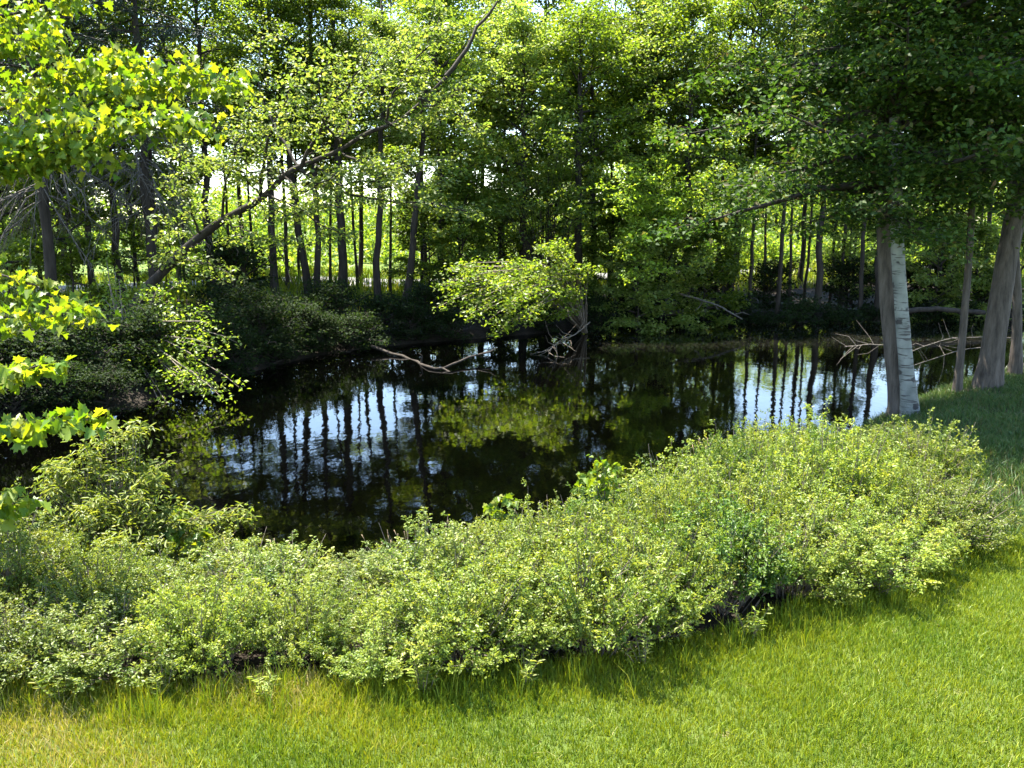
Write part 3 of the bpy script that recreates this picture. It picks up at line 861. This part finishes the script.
# ------------------------------------------------------------------ conifer with dead hanging twigs on the left
def conifer(px, Y, label, seed, dead=True, hgt=11.5, zlow=5.2):
    rg = np.random.default_rng(seed)
    x = X_at(px, Y, 3); z = float(ground_z(x, Y))
    root = thing('conifer', (x, Y, z), label, 'tree', 'dark conifers on the left bank')
    trunk_part(root, [(0, 0, -.1), (.05, 0, hgt * .5), (0, 0, hgt)], .15, M_BARK, seed=seed)
    tw = Tubes(); ps = []; ax = []
    dd = Tubes()
    for k in range(46):
        f = k / 46
        h = zlow + (hgt - zlow) * f
        L = 2.6 * (1 - f) ** .7 + .3
        az = k * 2.4 + rg.uniform(-.3, .3)
        q = limb_path(rg, (0, 0, h), az, R(-4 + 24 * f), L, bend=-.35, wig=.06)
        tw.add(q, np.linspace(.03, .006, len(q)), 4, cap=False)
        for t_ in np.linspace(.2, 1, 12):
            c = along(q, np.array([t_]))[0]
            n_ = 38
            d = rg.standard_normal((n_, 3)) * np.array([1, 1, .5])
            p = c + norm(d) * rg.uniform(0, .45, (n_, 1)) * np.array([1, 1, .35]) + np.array([0, 0, -.08])
            ps.append(p); ax.append(d)
    if dead:
        for k in range(40):
            h = rg.uniform(3.0, zlow + .4)
            az = k * 2.4 + rg.uniform(-.3, .3)
            q = limb_path(rg, (0, 0, h), az, R(rg.uniform(-30, 0)), rg.uniform(1.6, 3.2), bend=-.6, wig=.15)
            dd.add(q, np.linspace(.018, .004, len(q)), 4, cap=False)
            for t_ in np.linspace(.15, 1, 16):
                c = along(q, np.array([t_]))[0]
                d = norm(q[-1] - q[0]) + rg.standard_normal(3) * .35 + np.array([0, 0, -.55])
                L = rg.uniform(.3, .9)
                e = c + norm(d) * L
                dd.add([c, (c + e) / 2 + rg.standard_normal(3) * .03, e + np.array([0, 0, -.06])], [.006, .0045, .0025], 3, cap=False)
        part('dead_branches', dd.mesh('dead_branches', M_DEAD), root)
    pos = np.concatenate(ps); axs = np.concatenate(ax)
    part('branches', tw.mesh('branches', M_BARK), root)
    part('crown', leaf_mesh('crown', pos, .10 * rg.uniform(.6, 1.3, len(pos)), T_SLIM, L_CONIFER, rg, axis=axs, spread=.8, up=.4), root)
conifer(48, 23.0, 'dark conifer trailing a curtain of grey dead twigs on the left bank', 71)
conifer(150, 25.0, 'dark conifer with a dense brown-black top behind the yellow maple branch', 72, dead=True, hgt=13, zlow=5.6)

# ------------------------------------------------------------------ near maple whose branches reach in from the left
def near_maple():
    rg = np.random.default_rng(81)
    bx, by = -9.3, 10.6
    bz = float(ground_z(bx, by))
    root = thing('maple_tree', (bx, by, bz), 'maple whose yellow-green leafy boughs reach into view from the left edge', 'tree')
    B = np.array([bx, by, bz])
    trunk_part(root, [(0, 0, -.1), (.1, .05, 2), (0, .1, 4.2), (.1, 0, 7.5)], .20, M_BARK_GREY, seed=81, sides=14)
    tw = Tubes(); L = []; A = []
    def limb(pts, r0, n_tw, tl, per, sig=.12, start=.35, h0=None):
        q = px_path(pts, 14)
        if h0 is not None:
            q = np.concatenate([[B + np.array([.05, .05, h0])], q])
        q = q - B
        q[1:] += rg.standard_normal(q[1:].shape) * .012
        tw.add(q, np.linspace(r0, .006, len(q)), 7, cap=False)
        L.append(foliage_on(rg, q, tw, .004, n_tw, tl, per, sig, flat=.7, start=start))
    limb([(-60, 175, 10.6), (20, 150, 10.6), (80, 110, 10.8), (140, 80, 11.1), (190, 72, 11.2), (228, 82, 11.4)], .035, 34, .50, 11, start=.2, h0=3.2)
    limb([(-60, 175, 10.6), (30, 140, 10.3), (90, 130, 10.3), (150, 118, 10.4), (205, 118, 10.6)], .025, 28, .50, 9, start=.2, h0=3.2)
    limb([(-60, 130, 11.1), (0, 110, 11.4), (70, 75, 11.6), (130, 58, 11.9)], .03, 22, .5, 9, h0=3.5)
    limb([(-60, 190, 10.6), (0, 165, 10.3), (40, 155, 10.3), (90, 150, 10.3)], .02, 14, .4, 9, h0=3.1)
    limb([(-80, 40, 10.8), (-20, 20, 10.8), (30, 10, 11.0), (85, -6, 11.1)], .03, 16, .4, 6, h0=4.2)
    limb([(-80, 60, 10.8), (-20, 35, 10.7), (20, 40, 10.6), (50, 34, 10.6)], .025, 14, .4, 8, h0=4.1)
    limb([(-70, 265, 9.5), (-20, 270, 9.5), (20, 280, 9.4), (60, 300, 9.4), (85, 312, 9.2)], .014, 9, .3, 6, sig=0.100, h0=2.2)
    limb([(-70, 300, 9.2), (-10, 318, 9.1), (30, 318, 9.1), (62, 316, 9.0)], .012, 9, .3, 6, sig=0.100, h0=2.1)
    limb([(-70, 365, 7.0), (-20, 378, 6.9), (20, 372, 6.9), (48, 362, 6.9)], .012, 9, .2, 5, sig=0.069, h0=1.8)
    limb([(-70, 430, 6.7), (-10, 425, 6.6), (40, 428, 6.6), (88, 420, 6.6)], .012, 11, .17, 4, sig=0.062, start=.45, h0=1.5)
    limb([(-80, 515, 6.6), (-20, 508, 6.6), (10, 505, 6.6), (24, 500, 6.6)], .01, 6, .15, 4, sig=0.062, start=.5, h0=1.2)
    # upper crown, mostly above the frame
    for k in range(16):
        q = limb_path(rg, (0, 0, 4.4 + k * .25), k * 2.4, R(25), 2.6, bend=.1)
        tw.add(q, np.linspace(.05, .01, len(q)), 6, cap=False)
        L.append(foliage_on(rg, q, tw, .005, 10, .8, 8, .2))
    pos = np.concatenate(L)
    # leave the near view clear: nothing hangs in front of the camera
    part('branches', tw.mesh('branches', M_BARK), root)
    size = .104 * rg.uniform(.45, 1.25, len(pos))
    part('crown', leaf_mesh('crown', pos, size, T_MAPLE, L_MAPLE, rg, up=.8, spread=.5, droop=.55), root)
near_maple()

# ------------------------------------------------------------------ near trees on the right
GR = 'near trees on the right shore'
def near_tree(name, label, trunks, crowns, seed):
    """trunks = list of (pixel path with distance, radius, material, label)"""
    foot = px_path(trunks[0][0], 3)[0]
    root = thing(name, foot, label, 'tree', GR)
    for i, (pts, rad, mat, lab) in enumerate(trunks):
        q = smooth_path(px_path(pts, 20), 1) - foot
        rg = np.random.default_rng(seed + i)
        h = q[:, 2] - q[0, 2]
        r = rad * (1 - .55 * h / h.max()) * (1 + .35 * np.exp(-h / .20))
        tb = Tubes()
        q2 = np.concatenate([[q[0] + [0, 0, -.25]], q]); r2 = np.concatenate([[r[0] * 1.1], r])
        tt = np.linspace(0, 1, 46)
        tb.add(along(q2, tt), np.interp(tt, np.linspace(0, 1, len(r2)), r2), 18, wob=.02, rg=rg)
        o = part('trunk', tb.mesh('trunk', mat), root)
        if lab: o['label'] = lab
        ht = [k for k in crowns if k[0] == i]
        for (_, key, zc, sc, rot) in ht:
            z = zc - foot[2]
            kx = np.array([np.interp(z, q[:, 2], q[:, c]) for c in range(3)])
            add_crown(root, key, tuple(kx), rot, sc)
    return root
crown_variant('near_a', 201, 9.5, 3.7, 44, 21, .11, L_DARK, ntw=11, tw_len=1.0, low=.75, el=(-4, 50), sig=.20, start=.06)
crown_variant('near_b', 202, 9.0, 3.3, 44, 21, .11, L_DARK, ntw=11, tw_len=1.0, low=.85, el=(-8, 45), sig=.20, start=.06)
crown_variant('near_c', 203, 9.5, 3.7, 44, 21, .11, L_DARK, ntw=11, tw_len=1.0, low=.8, el=(-6, 45), sig=.20, start=.06)
crown_variant('near_s', 204, 3.6, 1.7, 30, 22, .10, L_DARK, ntw=9, tw_len=.7, low=.9, el=(-20, 40), sig=.17, start=.1)
near_tree('birch_tree', 'two-stemmed birch clump, one stem white and one dark, at the water\'s edge on the right',
    [([(910, 410, 15.2), (903, 330, 15.25), (897, 250, 15.3), (895, 150, 15.5), (896, 60, 15.7), (898, -60, 15.9), (900, -260, 16.2)], .125, M_BIRCH, 'white peeling birch stem with black scars'),
     ([(899, 404, 15.5), (889, 330, 15.6), (884, 250, 15.7), (882, 180, 15.9), (886, 60, 16.2), (884, -80, 16.5), (880, -240, 16.8)], .14, M_BARK_GREY, 'dark grey-brown stem')],
    [(0, 'near_a', 3.9, 1.1, .4), (1, 'near_b', 3.6, 1.0, 2.0), (0, 'near_s', 3.9, 1.0, 1.0)], 211)
near_tree('slim_tree', 'slim dark tree leaning slightly right between the birch clump and the big trunk',
    [([(957, 392, 16.6), (963, 330, 16.6), (970, 250, 16.7), (974, 150, 16.8), (977, 40, 17), (980, -150, 17.2)], .072, M_BARK_GREY, None)],
    [(0, 'near_b', 4.4, 1.0, 1.1)], 221)
near_tree('big_tree', 'big grey-brown trunk leaning right near the right edge',
    [([(988, 385, 17.0), (997, 320, 17.0), (1008, 250, 17.1), (1021, 190, 17.2), (1042, 90, 17.4), (1068, -40, 17.6), (1096, -220, 17.9)], .215, M_BARK_GREY, None)],
    [(0, 'near_c', 4.6, 1.0, .2)], 231)
near_tree('pale_tree', 'mottled grey trunk standing partly behind the big leaning trunk',
    [([(1016, 362, 18.4), (1018, 300, 18.4), (1012, 220, 18.5), (1010, 120, 18.7), (1016, -100, 19)], .10, M_BARK_GREY, None)],
    [(0, 'near_a', 4.9, .9, 3.3)], 241)

# ------------------------------------------------------------------ low shrubs between lawn and pond
def shrub_variant(key, seed, rad, hgt, nst, leaf, mat=None, tmpl=T_OVAL, perst=26):
    rg = np.random.default_rng(seed)
    tw = Tubes(); ps = []; ax = []; vs = []
    ph = rg.uniform(0, 6.28, 3)
    for k in range(nst):
        az = rg.uniform(0, 6.28)
        rr = rad * math.sqrt(rg.random()) * 1.0
        hh = hgt * (1 - .42 * (rr / rad) ** 2) * rg.uniform(.62, 1.1) * (1 + .22 * math.sin(2 * az + ph[0]) * rr / rad + .12 * math.sin(5 * az + ph[1])) + (rg.uniform(.08, .34) if rg.random() < .15 else 0)
        tone = rg.normal(0, .19)
        e = np.array([math.cos(az) * rr, math.sin(az) * rr, hh])
        b0 = np.array([math.cos(az) * rr * .3, math.sin(az) * rr * .3, 0]) + rg.standard_normal(3) * np.array([.05, .05, 0])
        q = np.array([b0, b0 * .6 + e * .4 + np.array([0, 0, .06]) + rg.standard_normal(3) * .03, b0 * .25 + e * .75 + rg.standard_normal(3) * .03, e])
        tw.add(q, [.006, .005, .0035, .0015], 3, cap=False)
        # side sprigs, each a short twig with leaves on both sides
        ns = 8
        for t_ in np.clip(np.linspace(.38, 1, ns) + rg.uniform(-.05, .05, ns), 0, 1):
            p0 = along(q, np.array([t_]))[0]
            d = norm(np.array([math.cos(az), math.sin(az), 0]) * rr / rad * .8 + rg.standard_normal(3) * .65 + np.array([0, 0, .55]))
            L = rg.uniform(.05, .14)
            n_ = 15
            u = np.linspace(.1, 1, n_)
            p = p0 + d * (u * L)[:, None] + rg.standard_normal((n_, 3)) * .010
            ps.append(p)
            ax.append(d * .55 + rg.standard_normal((n_, 3)) * .75)
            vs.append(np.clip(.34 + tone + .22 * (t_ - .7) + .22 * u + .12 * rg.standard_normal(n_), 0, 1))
    for k in range(9):
        az = rg.uniform(0, 6.28); rr = rad * rg.uniform(.2, 1.0)
        e = np.array([math.cos(az) * rr, math.sin(az) * rr, hgt * rg.uniform(.75, 1.15)])
        tw.add([e * [.3, .3, 0], e * [.6, .6, .55] + rg.standard_normal(3) * .04, e], [.006, .0045, .002], 4, cap=False)
        m_ = e * [.75, .75, .78]
        tw.add([m_, m_ + rg.standard_normal(3) * .05 + np.array([0, 0, .12])], [.003, .0012], 3, cap=False)
    pos = np.concatenate(ps); a = np.concatenate(ax)
    pos[:, 2] = np.maximum(pos[:, 2], .03)
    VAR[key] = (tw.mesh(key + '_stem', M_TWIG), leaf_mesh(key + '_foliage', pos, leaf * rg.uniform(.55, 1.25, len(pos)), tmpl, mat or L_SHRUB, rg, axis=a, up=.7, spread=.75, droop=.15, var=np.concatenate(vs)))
L_SHRUB_GREEN = leaf_mat('green_shrub_leaf', [(0, (.035, .08, .014)), (.5, (.085, .15, .024)), (1, (.16, .22, .04))], (1.3, 1.25, .4), .44, rough=.42, spec=.32, objvar=.25)
for k in range(4):
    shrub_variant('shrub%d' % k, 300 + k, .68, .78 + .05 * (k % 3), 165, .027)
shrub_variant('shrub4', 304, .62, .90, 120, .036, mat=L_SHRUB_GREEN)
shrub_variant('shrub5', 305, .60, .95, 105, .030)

def shrub(name, x, y, key, sc, scz, label, cat='shrub', group='low shrubs between lawn and pond', rg=RG):
    root = thing(name, (x, y, float(ground_z(x, y)) - .02), label, cat, group)
    br, fo = VAR[key]
    rot = rg.uniform(0, 6.28)
    for nm, me in (('stem', br), ('foliage', fo)):
        o = part(nm, me, root)
        o.rotation_euler = (0, 0, rot); o.scale = (sc, sc, scz)

ORD = ['first', 'second', 'third', 'fourth', 'fifth', 'sixth', 'seventh', 'eighth', 'ninth', 'tenth', 'eleventh', 'twelfth', 'thirteenth', 'fourteenth', 'fifteenth', 'sixteenth']
rs = np.random.default_rng(17)
def edge_pt(px):
    i = np.interp(px, [p[0] for p in EDGE_PX], np.arange(len(EDGE_PX)))
    return np.array([np.interp(i, np.arange(len(EDGE)), EDGE[:, 0]), np.interp(i, np.arange(len(EDGE)), EDGE[:, 1])])
def edge_row(off, pxs, hs, rowname, fac=1.0):
    for k, (px, h) in enumerate(zip(pxs, hs)):
        p = edge_pt(px); q = edge_pt(px + 20)
        tn = (q - p) / np.linalg.norm(q - p); nr = np.array([-tn[1], tn[0]])
        c = p + nr * (off + rs.uniform(-.12, .12))
        sc = rs.uniform(.74, 1.22)
        shrub('shrub', c[0], c[1], 'shrub%d' % rs.integers(0, 6), sc, h * fac * rs.uniform(.74, 1.22), 'small-leaved pale green shrub in the %s, %s from the left' % (rowname, ORD[k]))
edge_row(.50, [-130, -15, 90, 190, 290, 385, 470, 550, 625, 700, 765, 830, 885, 935, 985], [.8, .8, .8, .78, .76, .78, .9, .98, 1.0, 1.0, 1.0, 1.0, .95, .9, .8], 'front row along the lawn edge', .84)
edge_row(1.35, [-110, 10, 120, 230, 340, 440, 530, 610, 690, 765, 835, 900, 950, 1000, 1050], [.95, .85, .68, .55, .5, .62, .9, .95, .88, .85, .88, .95, 1.0, 1.0, .9], 'middle row of the thicket')
edge_row(2.35, [-90, 30, 150, 265, 380, 490, 590, 680, 770, 850, 920, 970, 1020, 1075], [1.0, .95, .6, .4, .38, .5, .65, .65, .62, .72, .88, 1.0, .95, .6], 'back row beside the water')
edge_row(3.2, [690, 790, 880, 940, 1000, 1060, 1120], [.35, .42, .55, .68, .9, .85, .5], 'rearmost row below the birch clump')

# taller willow-like shrub at the left
rg = np.random.default_rng(92)
fz = P(110, 560, 8.2)
cluster_bush('willow_shrub', 'tall loose shrub with narrow pale leaves rising over the thicket at left', 'shrub', (fz[0], 8.2, float(ground_z(fz[0], 8.2))),
    [(95, 450, 8.2, 7, .10), (125, 430, 8.3, 6, .08), (60, 480, 8.1, 6, .10), (45, 468, 8.2, 4, .06), (130, 490, 8.0, 10, .14), (90, 520, 7.9, 10, .16), (160, 505, 8.0, 7, .12), (175, 535, 7.9, 6, .12), (40, 530, 8.0, 7, .14),
     (205, 525, 8.0, 4, .08), (235, 515, 8.1, 3, .05), (150, 470, 8.1, 5, .1), (80, 560, 7.7, 9, .18), (20, 575, 7.8, 7, .16), (130, 550, 7.7, 8, .16)], .075, T_SLIM, L_WILLOW, 9, rg, sig=.05, r0=.008, nst=1.5)

# ------------------------------------------------------------------ dead wood
def log(name, label, pts, r0, r1, mat, cat, twigs=0, seed=0, tl=.5, group=None):
    rg = np.random.default_rng(seed)
    q = smooth_path(px_path(pts, 16), 1)
    foot = q[0].copy()
    q = q - foot + rg.standard_normal(q.shape) * r0 * .25
    tb = Tubes(); tb.add(q, np.linspace(r0, r1, len(q)), 9, wob=.06, rg=rg)
    for k in range(twigs):
        c = along(q, np.array([rg.uniform(.25, 1)]))[0]
        d = norm(norm(q[-1] - q[0]) + rg.standard_normal(3) * .7 + np.array([0, 0, .15]))
        e = c + d * tl * rg.uniform(.4, 1.2)
        tb.add([c, (c + e) / 2 + rg.standard_normal(3) * .05, e], [r1 * 1.2, r1 * .8, r1 * .4], 4, cap=False)
    o = part(name, tb.mesh(name, mat))
    o.location = foot
    tag(o, label, cat, group)
    return o
log('fallen_branch', 'long bare pale branch slanting down into the far water right of centre', [(658, 286, 31), (672, 291, 30.8), (690, 297, 30.4), (712, 303, 30), (730, 312, 29.6), (742, 319, 29.2)], .05, .02, M_DEAD, 'branch', 3, 1)
log('fallen_log', 'pale grey log lying at the far waterline below the slanting branch', [(660, 314, 31.2), (680, 312, 31), (706, 312, 31.2)], .10, .07, M_DEAD, 'log', 2, 2)
log('shore_log', 'dark log with a pale top lying on the shore behind the birch clump', [(880, 313, 31), (925, 309, 31), (985, 313, 31)], .10, .08, M_BARK, 'log', 2, 3)
log('curved_branch', 'dark curved branch dipping into the water left of the overhanging bush', [(372, 347, 24.8), (395, 354, 24.2), (415, 361, 23.6), (428, 367, 22.0), (442, 370, 21.6), (456, 362, 22.4), (470, 357, 23), (490, 351, 23.5)], .045, .025, M_BARK, 'branch', 4, 4)
log('dead_branch', 'longest pale dead branch lying over the water behind the slim tree', [(1012, 338, 19.5), (985, 337, 19.4), (950, 338, 19.3), (925, 346, 19), (910, 352, 18.8)], .014, .006, M_DEAD, 'branch', 9, 5, .7, 'dead branches at the right shore')
log('dead_branch', 'lower pale dead branch sloping into the water beside the white birch', [(1000, 345, 19.0), (960, 350, 18.6), (930, 360, 18.2), (912, 366, 17.9)], .011, .005, M_DEAD, 'branch', 8, 6, .6, 'dead branches at the right shore')
log('dead_branch', 'thin dead twig reaching left from behind the birch clump over the water', [(893, 346, 18.5), (870, 344, 18.6), (845, 347, 18.8)], .014, .006, M_DEAD, 'branch', 8, 7, .6, 'dead branches at the right shore')
log('dead_branch', 'grey tangle of bare twigs in the water at the right foot of the overhanging bush', [(590, 322, 27.5), (575, 335, 26), (560, 340, 25), (548, 352, 24)], .018, .009, M_TWIG, 'branch', 22, 8, .9)
log('leaning_stick', 'short pale stick leaning up from the shaded grass right of the thicket', [(1000, 462, 11.6), (985, 470, 11.4), (975, 478, 11.2)], .014, .008, M_DEAD, 'stick', 0, 9)

# ------------------------------------------------------------------ grass
def blades(name, x, y, h, w, mat, label, var, rg, lean=.45):
    N = len(x)
    z = ground_z(x, y)
    p = np.stack([x, y, z - .005], 1)
    az = rg.uniform(0, 6.28, N)
    side = np.stack([np.cos(az), np.sin(az), np.zeros(N)], 1)
    la = rg.uniform(0, 6.28, N)
    ln = np.stack([np.cos(la), np.sin(la), np.zeros(N)], 1) * (np.abs(rg.standard_normal(N)) * lean * h)[:, None]
    up = np.array([0, 0, 1.0])
    w2 = (w * .5)[:, None]
    v0 = p - side * w2; v1 = p + side * w2
    m_ = p + up * (h * .55)[:, None] + ln * .35
    v2 = m_ + side * w2 * .8; v3 = m_ - side * w2 * .8
    v4 = p + up * (h * rg.uniform(.85, 1.0, N))[:, None] + ln
    v = np.stack([v0, v1, v2, v3, v4], 1).reshape(-1, 3)
    b_ = np.arange(N) * 5
    lo = np.stack([b_, b_ + 1, b_ + 2, b_ + 3, b_ + 3, b_ + 2, b_ + 4], 1).ravel()
    o = part(name, build(name, v, lo, np.tile([4, 3], N), mat, var=np.repeat(var, 2)))
    tag(o, label, 'grass', kind='stuff')
rg = np.random.default_rng(41)
N = 950000
x = rg.uniform(-7.0, 10.5, N); y = rg.uniform(4.0, 10.5, N)
ld = lawn_d(x, y)
k = (ld > -.25) & (np.abs(x) < .62 * y + 2.6)
x, y, ld = x[k], y[k], ld[k]
edge = smooth(.45, .0, ld)
pat = .5 + .5 * np.sin(x * 1.9 + 2 * np.sin(y * 1.3)) * np.sin(y * 2.1 + x * .7)
dry = 1.15 * smooth(.42, .85, pat + .35 * (rg.random(len(x)) - .5)) * smooth(2.2, -.8, x) + .25 * smooth(.75, 1.0, pat) + .5 * smooth(.5, .1, ld) * rg.random(len(x))
h = (.032 + .05 * rg.random(len(x))) * (1 + .18 * wave(x * 1.3, y * 1.3) + .16 * wave(x * 4.3, y * 3.9)) * (1 + .7 * edge * rg.random(len(x)))
var = np.clip(.06 + .62 * rg.random(len(x)) + .30 * dry + .16 * wave(x * .8, y * .9) + .08 * wave(x * 3.1, y * 2.7), 0, 1)
blades('lawn_grass', x, y, h, .0035 + .0045 * rg.random(len(x)), L_GRASS, 'bright yellow-green mown grass in full sun', var, rg)
# longer tufts along the shrub edge
tx, ty, th = [], [], []
for k in range(300):
    px = rg.uniform(-60, 1020)
    p = edge_pt(px) + rg.uniform(-.10, .34) * np.array([.5, -.85]) + rg.uniform(-.1, .1, 2)
    n_ = rg.integers(8, 40)
    tx.append(p[0] + rg.standard_normal(n_) * .05); ty.append(p[1] + rg.standard_normal(n_) * .05); th.append(rg.choice([.07, .08, .09, .11, .28]) * rg.uniform(.5, 1.1, n_))
tx, ty, th = map(np.concatenate, (tx, ty, th))
blades('tall_grass', tx, ty, th, .004 + .004 * rg.random(len(tx)), L_GRASS, 'longer uncut grass along the foot of the shrubs', rg.random(len(tx)) * .8, rg, lean=.35)
# shaded rough ground under the trees on the right
N = 260000
x = rg.uniform(4.0, 14, N); y = rg.uniform(8.5, 19.5, N)
sdd = pond_sd(x, y); ld = lawn_d(x, y)
k = (sdd > .1) & (ld < .1) & (wave(x * .9, y * .9) + rg.standard_normal(N) * .35 > -.95)
x, y = x[k], y[k]
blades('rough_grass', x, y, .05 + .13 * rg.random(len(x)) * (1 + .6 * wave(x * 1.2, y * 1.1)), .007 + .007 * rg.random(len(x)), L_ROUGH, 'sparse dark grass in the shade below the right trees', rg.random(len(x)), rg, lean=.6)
# meadow between far bank and road
N = 60000
x = rg.uniform(-32, 40, N); y = road_y(x) + rg.uniform(-9, 8, N)
k = pond_sd(x, y) > 3
k &= np.abs(y - road_y(x)) > 2.6
x, y = x[k], y[k]
blades('meadow_grass', x, y, .15 + .3 * rg.random(len(x)) + .75 * smooth(-6.5, -3, y - road_y(x)) * (y < road_y(x)) * rg.random(len(x)) * (wave(x, y) > -.25), .03 + .02 * rg.random(len(x)), L_GRASS, 'sunlit rough meadow grass along the road beyond the trees', rg.random(len(x)) * .9, rg, lean=.5)

# straw lying in the lawn
N = 26000
x = rg.uniform(-5.5, 9.0, N); y = rg.uniform(4.0, 10.5, N)
ld = lawn_d(x, y)
pat2 = wave(x * .9 + 2, y * 1.1) + rg.standard_normal(N) * .35 + smooth(1.0, -2.5, x) * .7
k = (ld > -.3) & ((pat2 > .35) | (rg.random(N) < .10)) & (np.abs(x) < .62 * y + 1.0)
x, y = x[k], y[k]
blades('straw_thatch', x, y, .022 + .03 * rg.random(len(x)), .0025 + .002 * rg.random(len(x)), L_GRASS, 'pale dry straw lying in the mown lawn', .9 + .1 * rg.random(len(x)), rg, lean=1.6)
# weeds and dry stalks along the thicket
def weed(px, off, h, label, leaf=.06, mat=L_WILLOW, seed=0, n_=7, tmpl=T_SLIM):
    rg = np.random.default_rng(seed)
    p0 = edge_pt(px) + np.array([.5, -.85]) * off
    root = thing('weed', (p0[0], p0[1], float(ground_z(p0[0], p0[1]))), label, 'weed', 'weeds at the lawn edge')
    tw = Tubes(); ps, ax = [], []
    for k in range(n_):
        e = np.array([rg.normal(0, .07), rg.normal(0, .07), h * rg.uniform(.6, 1.1)])
        q = np.array([e * [.2, .2, 0], e * [.5, .5, .5], e])
        tw.add(q, [.004, .003, .0015], 4, cap=False)
        t_ = np.linspace(.2, 1, 9)
        for t1 in t_:
            c = along(q, np.array([t1]))[0]
            ps += [c, c]; a_ = rg.uniform(0, 6.28)
            ax += [[math.cos(a_), math.sin(a_), .5], [-math.cos(a_), -math.sin(a_), .5]]
    part('stem', tw.mesh('stem', M_TWIG), root)
    ps = np.array(ps); ax = np.array(ax, float)
    part('foliage', leaf_mesh('foliage', ps, leaf * rg.uniform(.6, 1.2, len(ps)), tmpl, mat, rg, axis=ax, droop=.15), root)
for i, (px, off, h, lf, wh) in enumerate([(60, .05, .22, .055, 'small weed under the far left shrubs'), (165, .0, .30, .06, 'upright weed before the left part of the thicket'), (262, .08, .2, .05, 'short weed at the dip of the thicket edge'),
    (420, .05, .34, .075, 'tallest weed, standing in long grass at the middle of the lawn edge'), (525, .0, .26, .06, 'weed under the start of the taller shrubs'), (640, .02, .25, .06, 'weed at the dark foot of the tall shrubs'),
    (745, .04, .28, .06, 'weed beside long grass at the right part of the thicket'), (880, .0, .24, .055, 'weed near the right end of the lawn edge')]):
    weed(px, off, h, wh, lf, seed=400 + i)
def stalks(px, py, Y, label, seed, n_=11, h=.5):
    rg = np.random.default_rng(seed)
    c = P(px, py, Y); g = float(ground_z(c[0], c[1]))
    tb = Tubes()
    for k in range(n_):
        b_ = np.array([rg.normal(0, .10), rg.normal(0, .06), 0]); l_ = rg.normal(0, .06, 2)
        H_ = (c[2] - g) * rg.uniform(.75, 1.08)
        q = np.array([b_, b_ + [l_[0] * .3, l_[1] * .3, H_ * .6], b_ + [l_[0] * .8, l_[1] * .8, H_ * .95], b_ + [l_[0] * 1.1, l_[1] * 1.1, H_ * 1.06]])
        tb.add(q, [.003, .0022, .002, .004], 4)
    o = part('dry_stalks', tb.mesh('dry_stalks', M_STRAW)); o.location = (c[0], c[1], g)
    tag(o, label, 'reeds', 'dry stalks at the near water edge')
M_STRAW = bark_mat('dry_straw', (.22, .15, .08), (.42, .32, .20), scale=18)
stalks(400, 535, 8.9, 'pale dry stalks with bent tips standing against the water left of the tall shrubs', 501)
stalks(445, 528, 9.0, 'pinkish dry stalks at the left shoulder of the tall shrubs', 502, 8)
stalks(275, 545, 8.6, 'dry stalks before the water in the dip of the thicket', 503, 8)
stalks(705, 440, 11.2, 'dry stalks behind the crest of the tall shrubs', 504, 8)
# small yellow-leaved sapling tops rising from the thicket
for px, py, Y, lab, sd_ in [(600, 462, 8.6, 'small yellow-leaved maple seedling rising above the crest of the shrubs', 511), (505, 500, 8.2, 'young yellow maple seedling at the left shoulder of the tall shrubs', 512), (178, 520, 7.9, 'reddish-yellow young shoots beside the tall narrow-leaved shrub', 513)]:
    rg2 = np.random.default_rng(sd_)
    c = P(px, py, Y); g = float(ground_z(c[0], Y))
    cluster_bush('maple_seedling', lab, 'seedling', (c[0], Y, g), [(px, py, Y, 3, .05), (px + 10, py + 14, Y, 3, .06), (px - 12, py + 16, Y, 3, .06), (px, py + 30, Y, 3, .08)], .06, T_MAPLE, L_MAPLE, 3, rg2, sig=.035, r0=.007)
